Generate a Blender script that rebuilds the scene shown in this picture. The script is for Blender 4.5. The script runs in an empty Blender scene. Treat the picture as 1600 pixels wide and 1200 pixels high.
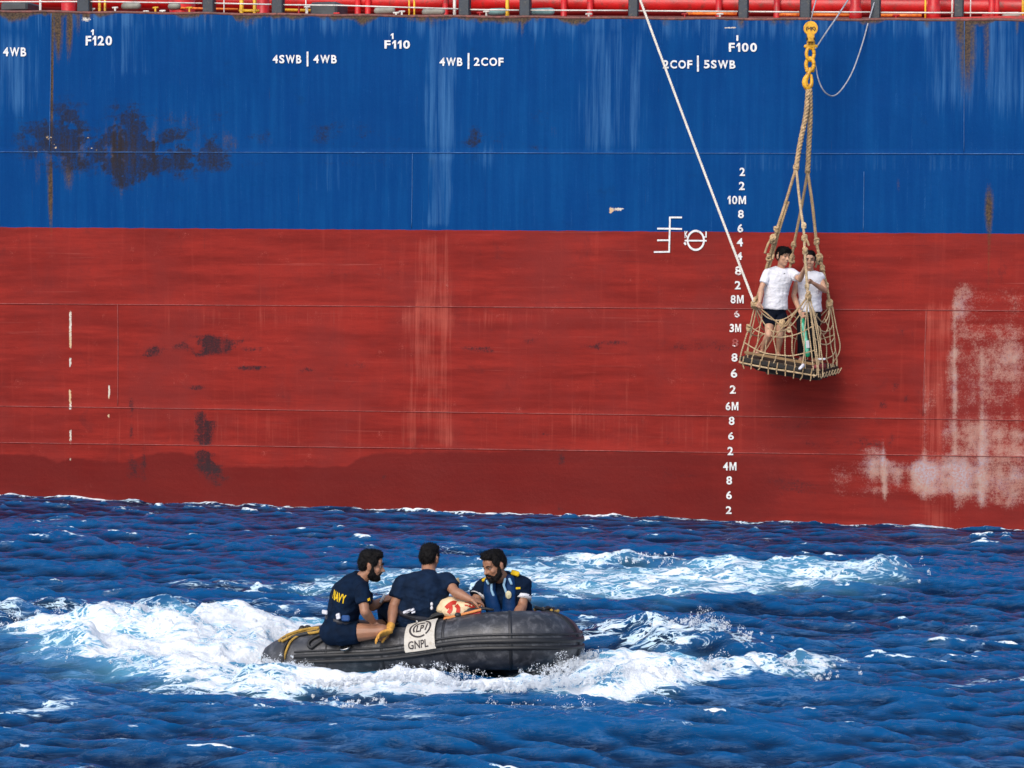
import bpy, bmesh, math, random
import numpy as np
from mathutils import Vector, Matrix

random.seed(7)
RNG = np.random.default_rng(11)
SC = bpy.context.scene
COL = SC.collection
R = math.radians

# ------------------------------------------------------------------ camera, sky, sun, exposure
F_PX = 3600.0                 # focal length in pixels of the 1600 px wide photograph
CAM_H = 3.1
PITCH = math.atan(144.0 / F_PX)
ROLL = R(0.3)
cam_data = bpy.data.cameras.new('camera')
cam = bpy.data.objects.new('camera', cam_data)
COL.objects.link(cam)
cam_data.sensor_width = 36.0
cam_data.lens = 36.0 * F_PX / 1600.0
cam_data.clip_start = 0.1
cam_data.clip_end = 5000.0
CAM_M = Matrix.Translation((0, 0, CAM_H)) @ Matrix.Rotation(math.pi / 2 - PITCH, 4, 'X') @ Matrix.Rotation(ROLL, 4, 'Z')
cam.matrix_world = CAM_M
SC.camera = cam

SUN_DIR = Vector((-0.36, -0.74, 0.66)).normalized()      # towards the sun
SUN_EL = math.asin(SUN_DIR.z)
SUN_AZ = math.atan2(SUN_DIR.x, SUN_DIR.y)
world = bpy.data.worlds.new('World')
SC.world = world
world.use_nodes = True
wn = world.node_tree.nodes
sky = wn.new('ShaderNodeTexSky')
sky.sky_type = 'NISHITA'
sky.sun_disc = False
sky.sun_elevation = SUN_EL
sky.sun_rotation = SUN_AZ
sky.air_density = 1.0
sky.dust_density = 1.8
world.node_tree.links.new(sky.outputs[0], wn['Background'].inputs[0])
wn['Background'].inputs[1].default_value = 0.15
sun_l = bpy.data.lights.new('sun', 'SUN')
sun_l.energy = 1.4
sun_l.angle = R(38.0)
sun_l.color = (1.0, 0.95, 0.88)
sun = bpy.data.objects.new('sun', sun_l)
COL.objects.link(sun)
sun.rotation_euler = (-SUN_DIR).to_track_quat('-Z', 'Y').to_euler()
SC.view_settings.view_transform = 'Standard'
SC.view_settings.look = 'None'
SC.view_settings.gamma = 1.0
SC.view_settings.use_curve_mapping = False
SC.view_settings.exposure = 0.48
SC.cycles.max_bounces = 6
SC.cycles.use_denoising = True

# ------------------------------------------------------------------ picture <-> place
CR = np.array(CAM_M.to_3x3())


def ray(px, py):
    d = Vector(((px - 800) / F_PX, (600 - py) / F_PX, -1.0))
    return CAM_M.to_3x3() @ d


def J(px, py, Y):
    """point seen at (px, py) at world depth Y"""
    d = ray(px, py)
    return Vector((0, 0, CAM_H)) + d * (Y / d.y)


def project(P):
    q = (np.asarray(P, float) - np.array([0, 0, CAM_H])) @ CR
    return 800 + F_PX * q[..., 0] / -q[..., 2], 600 - F_PX * q[..., 1] / -q[..., 2]


def on_water(px, py, z=0.0):
    d = ray(px, py)
    return Vector((0, 0, CAM_H)) + d * ((z - CAM_H) / d.z)


HULL_Y0 = 32.7
HULL_SLOPE = -0.285
HU = Vector((1, HULL_SLOPE, 0)).normalized()
HN = Vector((HU.y, -HU.x, 0))              # towards the camera
HO = Vector((0, HULL_Y0, 0))


def on_hull(px, py):
    """picture point -> (u, z) on the ship's side"""
    d = ray(px, py)
    o = Vector((0, 0, CAM_H))
    t = (HO - o).dot(HN) / d.dot(HN)
    p = o + d * t
    return (p - HO).dot(HU), p.z


def hull_y(px):
    d = ray(px, 400)
    t = (HO - Vector((0, 0, CAM_H))).dot(HN) / d.dot(HN)
    return (Vector((0, 0, CAM_H)) + d * t).y


# ------------------------------------------------------------------ numpy noise
def _hash(ix, iy, iz, seed):
    n = (ix.astype(np.int64) * 374761393 + iy.astype(np.int64) * 668265263 + iz.astype(np.int64) * 2147483647 + seed * 974634777)
    n = (n ^ (n >> 13)) * 1274126177
    n = n & 0x7fffffff
    n = (n ^ (n >> 16)) & 0xffffff
    return n / float(0xffffff)


def vnoise(x, y, z=None, seed=0):
    x = np.asarray(x, float)
    y = np.asarray(y, float)
    z = np.zeros_like(x) if z is None else np.asarray(z, float)
    ix, iy, iz = np.floor(x), np.floor(y), np.floor(z)
    fx, fy, fz = x - ix, y - iy, z - iz
    fx, fy, fz = [f * f * f * (f * (f * 6 - 15) + 10) for f in (fx, fy, fz)]
    out = 0
    for a in (0, 1):
        for b in (0, 1):
            for c in (0, 1):
                w = (fx if a else 1 - fx) * (fy if b else 1 - fy) * (fz if c else 1 - fz)
                out = out + w * _hash(ix + a, iy + b, iz + c, seed)
    return out


def fbm(x, y, z=None, seed=0, octv=4, gain=0.5, lac=2.07):
    s, a, t = 0, 1.0, 0
    x = np.asarray(x, float)
    y = np.asarray(y, float)
    z = None if z is None else np.asarray(z, float)
    for i in range(octv):
        s = s + a * vnoise(x, y, z, seed + i * 17)
        t += a
        a *= gain
        x = x * lac + 3.1
        y = y * lac + 7.7
        z = None if z is None else z * lac + 1.3
    return s / t


def sstep(a, b, x):
    t = np.clip((x - a) / (b - a), 0, 1)
    return t * t * (3 - 2 * t)


# ------------------------------------------------------------------ materials
class NT:
    """small helper to write node trees"""

    def __init__(self, name):
        self.m = bpy.data.materials.new(name)
        self.m.use_nodes = True
        self.n = self.m.node_tree.nodes
        self.l = self.m.node_tree.links
        self.p = self.n['Principled BSDF']

    def put(self, sock, v):
        if hasattr(v, 'links') or isinstance(v, bpy.types.NodeSocket):
            self.l.new(v, sock)
        elif v is not None:
            sock.default_value = v

    def node(self, t, **kw):
        n = self.n.new(t)
        for k, v in kw.items():
            setattr(n, k, v)
        return n

    def math(self, op, a, b=None, c=None, clamp=False):
        n = self.node('ShaderNodeMath', operation=op, use_clamp=clamp)
        for i, v in enumerate((a, b, c)):
            if v is not None:
                self.put(n.inputs[i], v)
        return n.outputs[0]

    def coord(self, scale=(1, 1, 1), which='Object'):
        tc = self.node('ShaderNodeTexCoord')
        mp = self.node('ShaderNodeMapping')
        self.l.new(tc.outputs[which], mp.inputs[0])
        mp.inputs['Scale'].default_value = scale
        return mp.outputs[0]

    def noise(self, vec, scale, detail=4, rough=0.55, dist=0.0, ridged=False):
        n = self.node('ShaderNodeTexNoise')
        if ridged:
            n.noise_type = 'RIDGED_MULTIFRACTAL'
        self.put(n.inputs['Vector'], vec)
        n.inputs['Scale'].default_value = scale
        n.inputs['Detail'].default_value = detail
        n.inputs['Roughness'].default_value = rough
        n.inputs['Distortion'].default_value = dist
        return n.outputs[0]

    def ramp(self, v, a, b, lo=0.0, hi=1.0, smooth=True):
        n = self.node('ShaderNodeMapRange')
        n.interpolation_type = 'SMOOTHSTEP' if smooth else 'LINEAR'
        self.put(n.inputs[0], v)
        for i, q in ((1, a), (2, b), (3, lo), (4, hi)):
            self.put(n.inputs[i], q)
        return n.outputs[0]

    def mix(self, f, a, b, mode='MIX'):
        n = self.node('ShaderNodeMix', data_type='RGBA', blend_type=mode)
        self.put(n.inputs[0], f)
        self.put(n.inputs[6], (*a, 1) if isinstance(a, tuple) else a)
        self.put(n.inputs[7], (*b, 1) if isinstance(b, tuple) else b)
        return n.outputs[2]

    def attr(self, name):
        n = self.node('ShaderNodeAttribute', attribute_name=name)
        return n.outputs['Fac']

    def bump(self, h, strength, dist):
        n = self.node('ShaderNodeBump')
        n.inputs['Strength'].default_value = strength
        n.inputs['Distance'].default_value = dist
        self.put(n.inputs['Height'], h)
        self.l.new(n.outputs[0], self.p.inputs['Normal'])
        return n

    def base(self, c):
        self.put(self.p.inputs['Base Color'], (*c, 1) if isinstance(c, tuple) else c)

    def rough(self, v):
        self.put(self.p.inputs['Roughness'], v)


MATS = {}


def mat(name, col, rough=0.6, var=0.25, scale=6.0, bump=0.0, bscale=40.0, metal=0.0, dirt=None, dirt_amt=0.3, stretch=(1, 1, 1)):
    if name in MATS:
        return MATS[name]
    t = NT(name)
    v = t.coord(stretch)
    n = t.noise(v, scale, 5, 0.6)
    f = t.ramp(n, 0.3, 0.7, 1 - var, 1 + var, False)
    h = t.node('ShaderNodeHueSaturation')
    h.inputs['Color'].default_value = (*col, 1)
    t.put(h.inputs['Value'], f)
    c = h.outputs[0]
    if dirt:
        n2 = t.noise(v, scale * 2.7, 6, 0.65, 0.4)
        c = t.mix(t.ramp(n2, 0.62 - dirt_amt * 0.35, 0.72), c, dirt)
    t.base(c)
    t.rough(t.ramp(n, 0.3, 0.7, max(0.02, rough - 0.08), min(1, rough + 0.08), False))
    t.p.inputs['Metallic'].default_value = metal
    if bump:
        t.bump(t.noise(v, bscale, 4, 0.6), 1.0, bump)
    MATS[name] = t.m
    return t.m


# ------------------------------------------------------------------ object helpers
def link(name, me, m=None, parent=None):
    o = bpy.data.objects.new(name, me)
    COL.objects.link(o)
    if m is not None:
        me.materials.clear()
        me.materials.append(m)
    if parent is not None:
        o.parent = parent
        o.matrix_parent_inverse = parent.matrix_world.inverted()
    return o


def tag(o, label, cat, group=None):
    o['label'] = label
    o['category'] = cat
    if group:
        o['group'] = group
    return o


def root(name, loc, label, cat, group=None):
    o = bpy.data.objects.new(name, None)
    COL.objects.link(o)
    o.empty_display_size = 0.2
    o.matrix_world = Matrix.Translation(loc)
    return tag(o, label, cat, group)


class MB:
    """collects shapes and builds ONE mesh object"""

    def __init__(self):
        self.v = []
        self.f = []

    def add(self, vs, fs):
        b = len(self.v)
        self.v += [tuple(p) for p in vs]
        self.f += [tuple(i + b for i in f) for f in fs]
        return self

    def loft(self, rings, seg=12):
        """rings: (centre, ax, ay) vectors carrying the half sizes"""
        vs, fs = [], []
        for c, ax, ay in rings:
            for i in range(seg):
                a = 2 * math.pi * i / seg
                vs.append(c + ax * math.cos(a) + ay * math.sin(a))
        n = len(rings)
        for k in range(n - 1):
            for i in range(seg):
                j = (i + 1) % seg
                fs.append((k * seg + i, k * seg + j, (k + 1) * seg + j, (k + 1) * seg + i))
        fs.append(tuple(range(seg - 1, -1, -1)))
        fs.append(tuple((n - 1) * seg + i for i in range(seg)))
        return self.add(vs, fs)

    def limb(self, pts, radii, ends=(True, True), seg=12, flat=None):
        """tapered round limb through pts; flat=(axis, factor) squeezes it along an axis"""
        pts = [Vector(p) for p in pts]
        t0 = (pts[1] - pts[0]).normalized()
        ref = Vector((0, 0, 1)) if abs(t0.z) < 0.9 else Vector((1, 0, 0))
        ax = t0.cross(ref).normalized()
        rings = []
        n = len(pts)
        prev = t0
        seq = []
        if ends[0]:
            for a in (80, 55, 28):
                seq.append((pts[0] - t0 * radii[0] * math.sin(R(a)), radii[0] * math.cos(R(a)), t0))
        for i in range(n):
            if i == 0:
                t = t0
            elif i == n - 1:
                t = (pts[i] - pts[i - 1]).normalized()
            else:
                t = ((pts[i] - pts[i - 1]).normalized() + (pts[i + 1] - pts[i]).normalized()).normalized()
            seq.append((pts[i], radii[i], t))
        if ends[1]:
            t1 = (pts[-1] - pts[-2]).normalized()
            for a in (28, 55, 80):
                seq.append((pts[-1] + t1 * radii[-1] * math.sin(R(a)), radii[-1] * math.cos(R(a)), t1))
        for c, r, t in seq:
            ax = (ax - t * ax.dot(t)).normalized()
            ay = t.cross(ax).normalized()
            A, B = ax * r, ay * r
            if flat:
                fa, k = flat
                A = A - fa * (A.dot(fa) * (1 - k))
                B = B - fa * (B.dot(fa) * (1 - k))
            rings.append((c, A, B))
        return self.loft(rings, seg)

    def ell(self, c, ax, ay, az, seg=14, rows=9):
        vs, fs = [], []
        vs.append(c - az)
        for k in range(1, rows):
            b = -math.pi / 2 + math.pi * k / rows
            for i in range(seg):
                a = 2 * math.pi * i / seg
                vs.append(c + (ax * math.cos(a) + ay * math.sin(a)) * math.cos(b) + az * math.sin(b))
        vs.append(c + az)
        for i in range(seg):
            fs.append((0, 1 + (i + 1) % seg, 1 + i))
        for k in range(rows - 2):
            for i in range(seg):
                j = (i + 1) % seg
                fs.append((1 + k * seg + i, 1 + k * seg + j, 1 + (k + 1) * seg + j, 1 + (k + 1) * seg + i))
        top = len(vs) - 1
        o = 1 + (rows - 2) * seg
        for i in range(seg):
            fs.append((top, o + i, o + (i + 1) % seg))
        return self.add(vs, fs)

    def box(self, c, ax, ay, az, bev=0.0):
        """box from centre and half vectors, edges chamfered by bev metres"""
        if bev <= 0:
            vs = [c + ax * i + ay * j + az * k for k in (-1, 1) for j in (-1, 1) for i in (-1, 1)]
            fs = [(0, 2, 3, 1), (4, 5, 7, 6), (0, 1, 5, 4), (2, 6, 7, 3), (0, 4, 6, 2), (1, 3, 7, 5)]
            return self.add(vs, fs)
        lx, ly, lz = ax.length, ay.length, az.length
        X, Y, Z = ax / lx, ay / ly, az / lz
        bm = bmesh.new()
        bmesh.ops.create_cube(bm, size=2.0)
        for v in bm.verts:
            v.co = Vector((v.co.x * lx, v.co.y * ly, v.co.z * lz))
        bmesh.ops.bevel(bm, geom=bm.edges[:], offset=min(bev, 0.45 * min(lx, ly, lz) * 2), segments=1, affect='EDGES')
        bm.verts.ensure_lookup_table()
        bm.verts.index_update()
        vs = [c + X * v.co.x + Y * v.co.y + Z * v.co.z for v in bm.verts]
        fs = [[v.index for v in f.verts] for f in bm.faces]
        bm.free()
        return self.add(vs, fs)

    def mesh(self, name):
        me = bpy.data.meshes.new(name)
        me.from_pydata(self.v, [], self.f)
        me.validate()
        me.update()
        return me

    def build(self, name, m, parent=None, smooth=True):
        me = self.mesh(name)
        if smooth:
            me.polygons.foreach_set('use_smooth', [True] * len(me.polygons))
        return link(name, me, m, parent)

    def blob(self, name, m, parent=None, voxel=0.007, it=3, post=None):
        """one continuous surface round all the shapes"""
        me = self.mesh(name)
        o = bpy.data.objects.new('tmp', me)
        COL.objects.link(o)
        r = o.modifiers.new('r', 'REMESH')
        r.mode = 'VOXEL'
        r.voxel_size = voxel
        if it:
            s = o.modifiers.new('s', 'SMOOTH')
            s.iterations = it
            s.factor = 0.5
        dg = bpy.context.evaluated_depsgraph_get()
        m2 = bpy.data.meshes.new_from_object(o.evaluated_get(dg))
        bpy.data.objects.remove(o)
        bpy.data.meshes.remove(me)
        m2.name = name
        if post:
            n = len(m2.vertices)
            co = np.empty(n * 3)
            no = np.empty(n * 3)
            m2.vertices.foreach_get('co', co)
            m2.vertices.foreach_get('normal', no)
            co = co.reshape(-1, 3)
            no = no.reshape(-1, 3)
            m2.vertices.foreach_set('co', (co + no * post(co)[:, None]).ravel())
            m2.update()
        m2.polygons.foreach_set('use_smooth', [True] * len(m2.polygons))
        return link(name, m2, m, parent)


def spline(pts, step=0.05, rad=None):
    """Catmull-Rom through pts, resampled"""
    P = [Vector(p) for p in pts]
    P = [P[0] * 2 - P[1]] + P + [P[-1] * 2 - P[-2]]
    out, rr = [], []
    for i in range(1, len(P) - 2):
        L = (P[i + 1] - P[i]).length
        n = max(2, int(L / step))
        for k in range(n):
            t = k / n
            a, b, c, d = P[i - 1], P[i], P[i + 1], P[i + 2]
            out.append(0.5 * ((2 * b) + (c - a) * t + (2 * a - 5 * b + 4 * c - d) * t * t + (3 * b - a - 3 * c + d) * t ** 3))
            if rad:
                rr.append(rad[i - 1] * (1 - t) + rad[i] * t)
    out.append(P[-2])
    if rad:
        rr.append(rad[-1])
        return out, rr
    return out


def tube(mb, pts, r, seg=6):
    rr = r if isinstance(r, (list, tuple)) else [r] * len(pts)
    return mb.limb(pts, rr, (False, False), seg)


def rope(mb, pts, r, pitch=0.11, strands=3, seg=5):
    """laid rope: strands twisted round the line"""
    P = spline(pts, pitch / 8)
    t0 = (P[1] - P[0]).normalized()
    ax = t0.cross(Vector((0.3, 1, 0.2))).normalized()
    fr = []
    s = 0
    for i, p in enumerate(P):
        t = (P[min(i + 1, len(P) - 1)] - P[max(i - 1, 0)]).normalized()
        ax = (ax - t * ax.dot(t)).normalized()
        if i:
            s += (p - P[i - 1]).length
        fr.append((p, ax.copy(), t.cross(ax), s))
    for k in range(strands):
        q = []
        for p, a, b, s in fr:
            w = 2 * math.pi * (s / pitch + k / strands)
            q.append(p + (a * math.cos(w) + b * math.sin(w)) * r * 0.5)
        tube(mb, q, r * 0.56, seg)
    return mb


FONT = {}


def glyphs(txt, bold=0.012):
    """outline of a word as flat triangles in a unit box (0..1, 0..1)"""
    if (txt, bold) not in FONT:
        cu = bpy.data.curves.new('t', 'FONT')
        cu.body = txt
        cu.offset = bold
        cu.resolution_u = 4
        o = bpy.data.objects.new('t', cu)
        COL.objects.link(o)
        dg = bpy.context.evaluated_depsgraph_get()
        me = bpy.data.meshes.new_from_object(o.evaluated_get(dg))
        bpy.data.objects.remove(o)
        bm = bmesh.new()
        bm.from_mesh(me)
        bmesh.ops.triangulate(bm, faces=bm.faces[:])
        vs = [(v.co.x, v.co.y) for v in bm.verts]
        fs = [[v.index for v in f.verts] for f in bm.faces]
        bm.free()
        x0, x1 = min(v[0] for v in vs), max(v[0] for v in vs)
        y0, y1 = min(v[1] for v in vs), max(v[1] for v in vs)
        FONT[(txt, bold)] = ([((x - x0) / (x1 - x0), (y - y0) / (y1 - y0)) for x, y in vs], fs)
    return FONT[(txt, bold)]


# ================================================================== THE SEA
def wave_tile(N, L, kmin, kmax, slope, power, wind, seed):
    rng = np.random.default_rng(seed)
    k = 2 * np.pi * np.fft.fftfreq(N, L / N)
    KX, KY = np.meshgrid(k, k, indexing='ij')
    K = np.hypot(KX, KY)
    K[0, 0] = 1
    ca = (KX * math.cos(wind) + KY * math.sin(wind)) / K
    A = K ** (-power) * (0.10 + np.abs(ca) ** 3)
    A *= np.exp(-(kmin / K) ** 4) * np.exp(-(K / kmax) ** 2)
    A[0, 0] = 0
    H = A * np.fft.fft2(rng.standard_normal((N, N)))
    sx = np.fft.ifft2(1j * KX * H).real
    sy = np.fft.ifft2(1j * KY * H).real
    H *= slope / math.sqrt((sx ** 2 + sy ** 2).mean())
    h = np.fft.ifft2(H).real
    dx = np.fft.ifft2(1j * KX / K * H).real
    dy = np.fft.ifft2(1j * KY / K * H).real
    cv = np.fft.ifft2(K * K * H * np.exp(-(K * 0.038) ** 2)).real
    return h, dx, dy, cv / cv.std()


def tile_sample(T, L, X, Y):
    N = T.shape[0]
    x = (X / L * N) % N
    y = (Y / L * N) % N
    i, j = np.floor(x).astype(int) % N, np.floor(y).astype(int) % N
    fx, fy = x - np.floor(x), y - np.floor(y)
    i2, j2 = (i + 1) % N, (j + 1) % N
    return (T[i, j] * (1 - fx) * (1 - fy) + T[i2, j] * fx * (1 - fy) + T[i, j2] * (1 - fx) * fy + T[i2, j2] * fx * fy)


def coarse(a, b, first, grow=1.25):
    out = []
    d = first
    x = a
    while (x < b if b > a else x > b):
        x += d if b > a else -d
        out.append(x)
        d *= grow
    return out


gx = np.concatenate([np.array(coarse(-8.6, -900, 0.05))[::-1], np.arange(-8.6, 8.6, 0.0215), np.array(coarse(8.6, 900, 0.05))])
ys = [14.6]
while ys[-1] < 36.2:
    ys.append(ys[-1] + 0.0225 + 0.0225 * max(0, (ys[-1] - 19.5)) / 16)
gy = np.concatenate([np.array(coarse(14.6, -900, 0.05))[::-1], np.array(ys), np.array(coarse(ys[-1], 1500, 0.08))])
GX, GY = np.meshgrid(gx, gy, indexing='ij')
TL = 20.48
h1, dx1, dy1, cv1 = wave_tile(1024, TL, 2 * np.pi / 2.2, 2 * np.pi / 0.065, 0.45, 1.66, R(80), 5)
h2, dx2, dy2, cv2 = wave_tile(512, 61.0, 2 * np.pi / 9, 2 * np.pi / 2.5, 0.05, 2.0, R(100), 9)
SH = tile_sample(h1, TL, GX, GY)
SDX = tile_sample(dx1, TL, GX, GY)
SDY = tile_sample(dy1, TL, GX, GY)
far = sstep(14, 60, np.maximum(np.abs(GX) - 8, np.abs(GY - 25) - 10))
SH = SH * (1 - far) + tile_sample(h2, 61.0, GX, GY) * 0.75 * (1 - sstep(100, 400, np.hypot(GX, GY)))
hull_d = (GX * HN.x + (GY - HULL_Y0) * HN.y)
SH = SH * (1 - 0.45 * (1 - sstep(0.3, 3.0, hull_d))) - 0.055 * (1 - sstep(0.5, 5.0, hull_d)) * (1 - far)


def seg_field(pts):
    """closest point of a polyline [(px, py, half width m, foam, height)] on the water: t-interpolated values"""
    W = [(on_water(p[0], p[1]), p[2:]) for p in pts]
    best = np.full(GX.shape, 1e9)
    vals = [np.zeros(GX.shape) for _ in range(3)]
    dist = np.full(GX.shape, 1e9)
    side = np.zeros(GX.shape)
    for (a, va), (b, vb) in zip(W[:-1], W[1:]):
        d = b - a
        L2 = d.x * d.x + d.y * d.y
        t = np.clip(((GX - a.x) * d.x + (GY - a.y) * d.y) / L2, 0, 1)
        dd = np.hypot(GX - a.x - t * d.x, GY - a.y - t * d.y)
        w = va[0] * (1 - t) + vb[0] * t
        q = dd / w
        m = q < best
        best = np.where(m, q, best)
        dist = np.where(m, dd, dist)
        side = np.where(m, np.sign((GX - a.x) * d.y - (GY - a.y) * d.x), side)
        for k in range(3):
            vals[k] = np.where(m, va[k] * (1 - t) + vb[k] * t, vals[k])
    return best, vals[0], vals[1], vals[2], side, dist


FOAM = np.zeros(GX.shape)
AER = np.zeros(GX.shape)
ADD = np.zeros(GX.shape)
warp = (fbm(GX * 1.3, GY * 1.3, seed=3, octv=4) - 0.5)
warp2 = (fbm(GX * 5, GY * 5, seed=31, octv=3) - 0.5)


def trail(pts, rag=1.2, soft=0.65, aer=0.6, sharp=1.0):
    global FOAM, AER, ADD
    q, w, f, h, side, d = seg_field(pts)
    qq = q + warp * rag + warp2 * rag * 0.5
    k = 1 - sstep(1 - soft, 1.0 + soft * 0.35, qq)
    FOAM = np.maximum(FOAM, k * f)
    AER = np.maximum(AER, (1 - sstep(0.1, 1.7, q + warp)) * f * aer)
    hk = np.exp(-(np.maximum(q + warp * 0.6, 0) ** 2) * 2.2 * sharp)
    ADD = np.maximum(ADD, hk * h)


# stern wash, a boiling mound to the left of the boat
trail([(55, 992, 0.4, 0.85, 0.12), (170, 1000, 1.0, 1.05, 0.26), (290, 1012, 1.5, 1.12, 0.38), (390, 1022, 1.4, 1.15, 0.20), (470, 1040, 0.8, 1.1, 0.02)], 0.8, 0.5, 1.0)
trail([(120, 1012, 0.4, 0.8, 0.12), (230, 1042, 0.5, 0.95, 0.12), (330, 1062, 0.5, 1.0, 0.10), (440, 1076, 0.45, 1.0, 0.08)], 0.9, 0.6, 0.6)
trail([(270, 1078, 0.25, 0.75, 0.02), (420, 1098, 0.32, 0.8, 0.02), (560, 1106, 0.3, 0.85, 0.03)], 1.3, 0.8, 0.3)
# wave thrown along the near side and on past the bow
trail([(395, 1062, 0.26, 1.05, 0.03), (500, 1072, 0.28, 1.08, 0.05), (560, 1078, 0.34, 1.1, 0.11), (640, 1082, 0.38, 1.12, 0.17), (720, 1085, 0.36, 1.12, 0.16),
       (800, 1089, 0.36, 1.12, 0.13), (860, 1091, 0.40, 1.12, 0.15), (930, 1088, 0.52, 1.15, 0.21), (1000, 1082, 0.6, 1.15, 0.26), (1080, 1074, 0.55, 1.12, 0.25),
       (1160, 1064, 0.42, 1.1, 0.24), (1230, 1054, 0.30, 1.05, 0.18), (1300, 1042, 0.2, 0.8, 0.06)], 0.55, 0.5, 0.55, 1.2)
trail([(880, 1040, 0.5, 1.0, 0.10), (960, 1044, 0.8, 1.05, 0.14), (1060, 1046, 0.7, 1.0, 0.12), (1150, 1046, 0.45, 0.9, 0.06)], 0.9, 0.6, 0.9)
# the standing crest to the right of the bow
trail([(905, 1000, 0.3, 0.62, 0.06), (985, 998, 0.5, 0.72, 0.16), (1060, 1008, 0.55, 0.82, 0.30), (1110, 1012, 0.45, 0.76, 0.28), (1180, 1022, 0.35, 0.66, 0.14), (1240, 1030, 0.25, 0.5, 0.03)], 1.4, 0.9, 0.35)
# the older wake between boat and ship
trail([(500, 925, 0.6, 0.62, 0.05), (640, 905, 0.8, 0.72, 0.06), (760, 902, 1.0, 0.74, 0.04), (880, 905, 1.4, 0.84, 0.04), (1000, 907, 1.6, 0.86, 0.05), (1120, 908, 1.4, 0.84, 0.05), (1230, 910, 1.2, 0.80, 0.05),
       (1330, 910, 0.9, 0.74, 0.12), (1400, 912, 0.6, 0.6, 0.10), (1450, 914, 0.3, 0.3, 0.0)], 0.9, 0.7, 0.85)
trail([(860, 888, 0.25, 0.8, 0.12), (985, 888, 0.35, 0.8, 0.20), (1080, 890, 0.3, 0.72, 0.10), (1160, 896, 0.35, 0.72, 0.12), (1220, 898, 0.3, 0.7, 0.16), (1290, 900, 0.3, 0.7, 0.10), (1380, 906, 0.4, 0.78, 0.24), (1410, 908, 0.25, 0.6, 0.08)], 1.2, 0.8, 0.3)
trail([(840, 936, 0.45, 0.75, 0.0), (960, 926, 0.45, 0.7, 0.0), (1060, 931, 0.3, 0.62, 0.0), (1150, 934, 0.25, 0.45, 0.0)], 1.4, 0.9, 0.6)
trail([(300, 918, 0.35, 0.52, 0.08), (420, 922, 0.55, 0.62, 0.06), (520, 915, 0.7, 0.68, 0.05), (600, 935, 0.9, 0.7, 0.05), (700, 925, 0.7, 0.7, 0.05), (860, 905, 0.6, 0.6, 0.05)], 1.5, 0.9, 0.4)
trail([(-60, 968, 0.5, 0.72, 0.16), (60, 962, 0.6, 0.74, 0.16), (150, 962, 0.5, 0.72, 0.15), (230, 962, 0.5, 0.7, 0.16), (330, 952, 0.35, 0.55, 0.1), (480, 952, 0.4, 0.5, 0.05)], 1.2, 0.8, 0.4)
trail([(-40, 995, 0.3, 0.5, 0.0), (60, 1010, 0.4, 0.55, 0.0), (130, 1030, 0.3, 0.5, 0.0)], 1.5, 0.9, 0.3)
trail([(840, 985, 0.4, 0.6, 0.05), (900, 980, 0.6, 0.62, 0.06), (960, 970, 0.4, 0.4, 0.0)], 1.4, 0.9, 0.3)
# loose streaks
for pts in ([(-60, 1122, 0.16, 0.72, 0), (60, 1112, 0.2, 0.75, 0), (160, 1098, 0.12, 0.55, 0)], [(-20, 1042, 0.07, 0.55, 0), (90, 1050, 0.09, 0.55, 0), (250, 1066, 0.1, 0.5, 0)],
            [(60, 1185, 0.12, 0.5, 0), (200, 1192, 0.22, 0.62, 0), (330, 1196, 0.1, 0.45, 0)], [(1480, 1082, 0.2, 0.45, 0), (1560, 1062, 0.25, 0.66, 0), (1640, 1068, 0.2, 0.6, 0)],
            [(1480, 1090, 0.08, 0.5, 0), (1560, 1078, 0.09, 0.5, 0)], [(880, 1140, 0.12, 0.42, 0), (1040, 1120, 0.2, 0.4, 0), (1180, 1100, 0.1, 0.35, 0)],
            [(600, 1128, 0.16, 0.45, 0), (760, 1140, 0.3, 0.42, 0), (900, 1124, 0.25, 0.42, 0)], [(0, 848, 0.4, 0.42, 0.04), (90, 846, 0.5, 0.55, 0.08), (220, 850, 0.3, 0.4, 0.02)],
            [(640, 872, 0.3, 0.45, 0.05), (700, 862, 0.4, 0.55, 0.08), (770, 874, 0.3, 0.4, 0.02)], [(1120, 838, 0.3, 0.4, 0.02), (1220, 846, 0.4, 0.5, 0.05), (1290, 850, 0.3, 0.4, 0.0)],
            [(1210, 948, 0.14, 0.5, 0), (1270, 958, 0.14, 0.5, 0), (1330, 950, 0.1, 0.42, 0)], [(1400, 998, 0.12, 0.4, 0.03), (1500, 1003, 0.16, 0.45, 0.04), (1600, 1012, 0.1, 0.4, 0.02)]):
    trail(pts, 1.6, 0.95, 0.25)
# whitecaps on the sharpest crests and along the ship's side
crest = sstep(0.10, 0.17, SH + 0.02 * warp2) * sstep(0.52, 0.75, fbm(GX * 0.6, GY * 0.9, seed=77))
FOAM = np.maximum(FOAM, crest * 0.62 * (1 - far))
hd = (GX * HN.x + (GY - HULL_Y0) * HN.y)              # distance in front of the ship's side
FOAM = np.maximum(FOAM, (1 - sstep(0.05, 0.13, hd)) * (0.72 + 0.35 * sstep(0.4, 0.65, fbm(GX * 1.1, GY * 1.1, seed=41))) * (1 - far))
fleck = sstep(1.45, 2.4, tile_sample(cv1, TL, GX, GY)) * sstep(0.36, 0.60, fbm(GX * 0.6, GY * 0.9, seed=78, octv=4))
FOAM = np.maximum(FOAM, fleck * 0.95)
FOAM *= (1 - far)
AER *= (1 - far)

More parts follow.
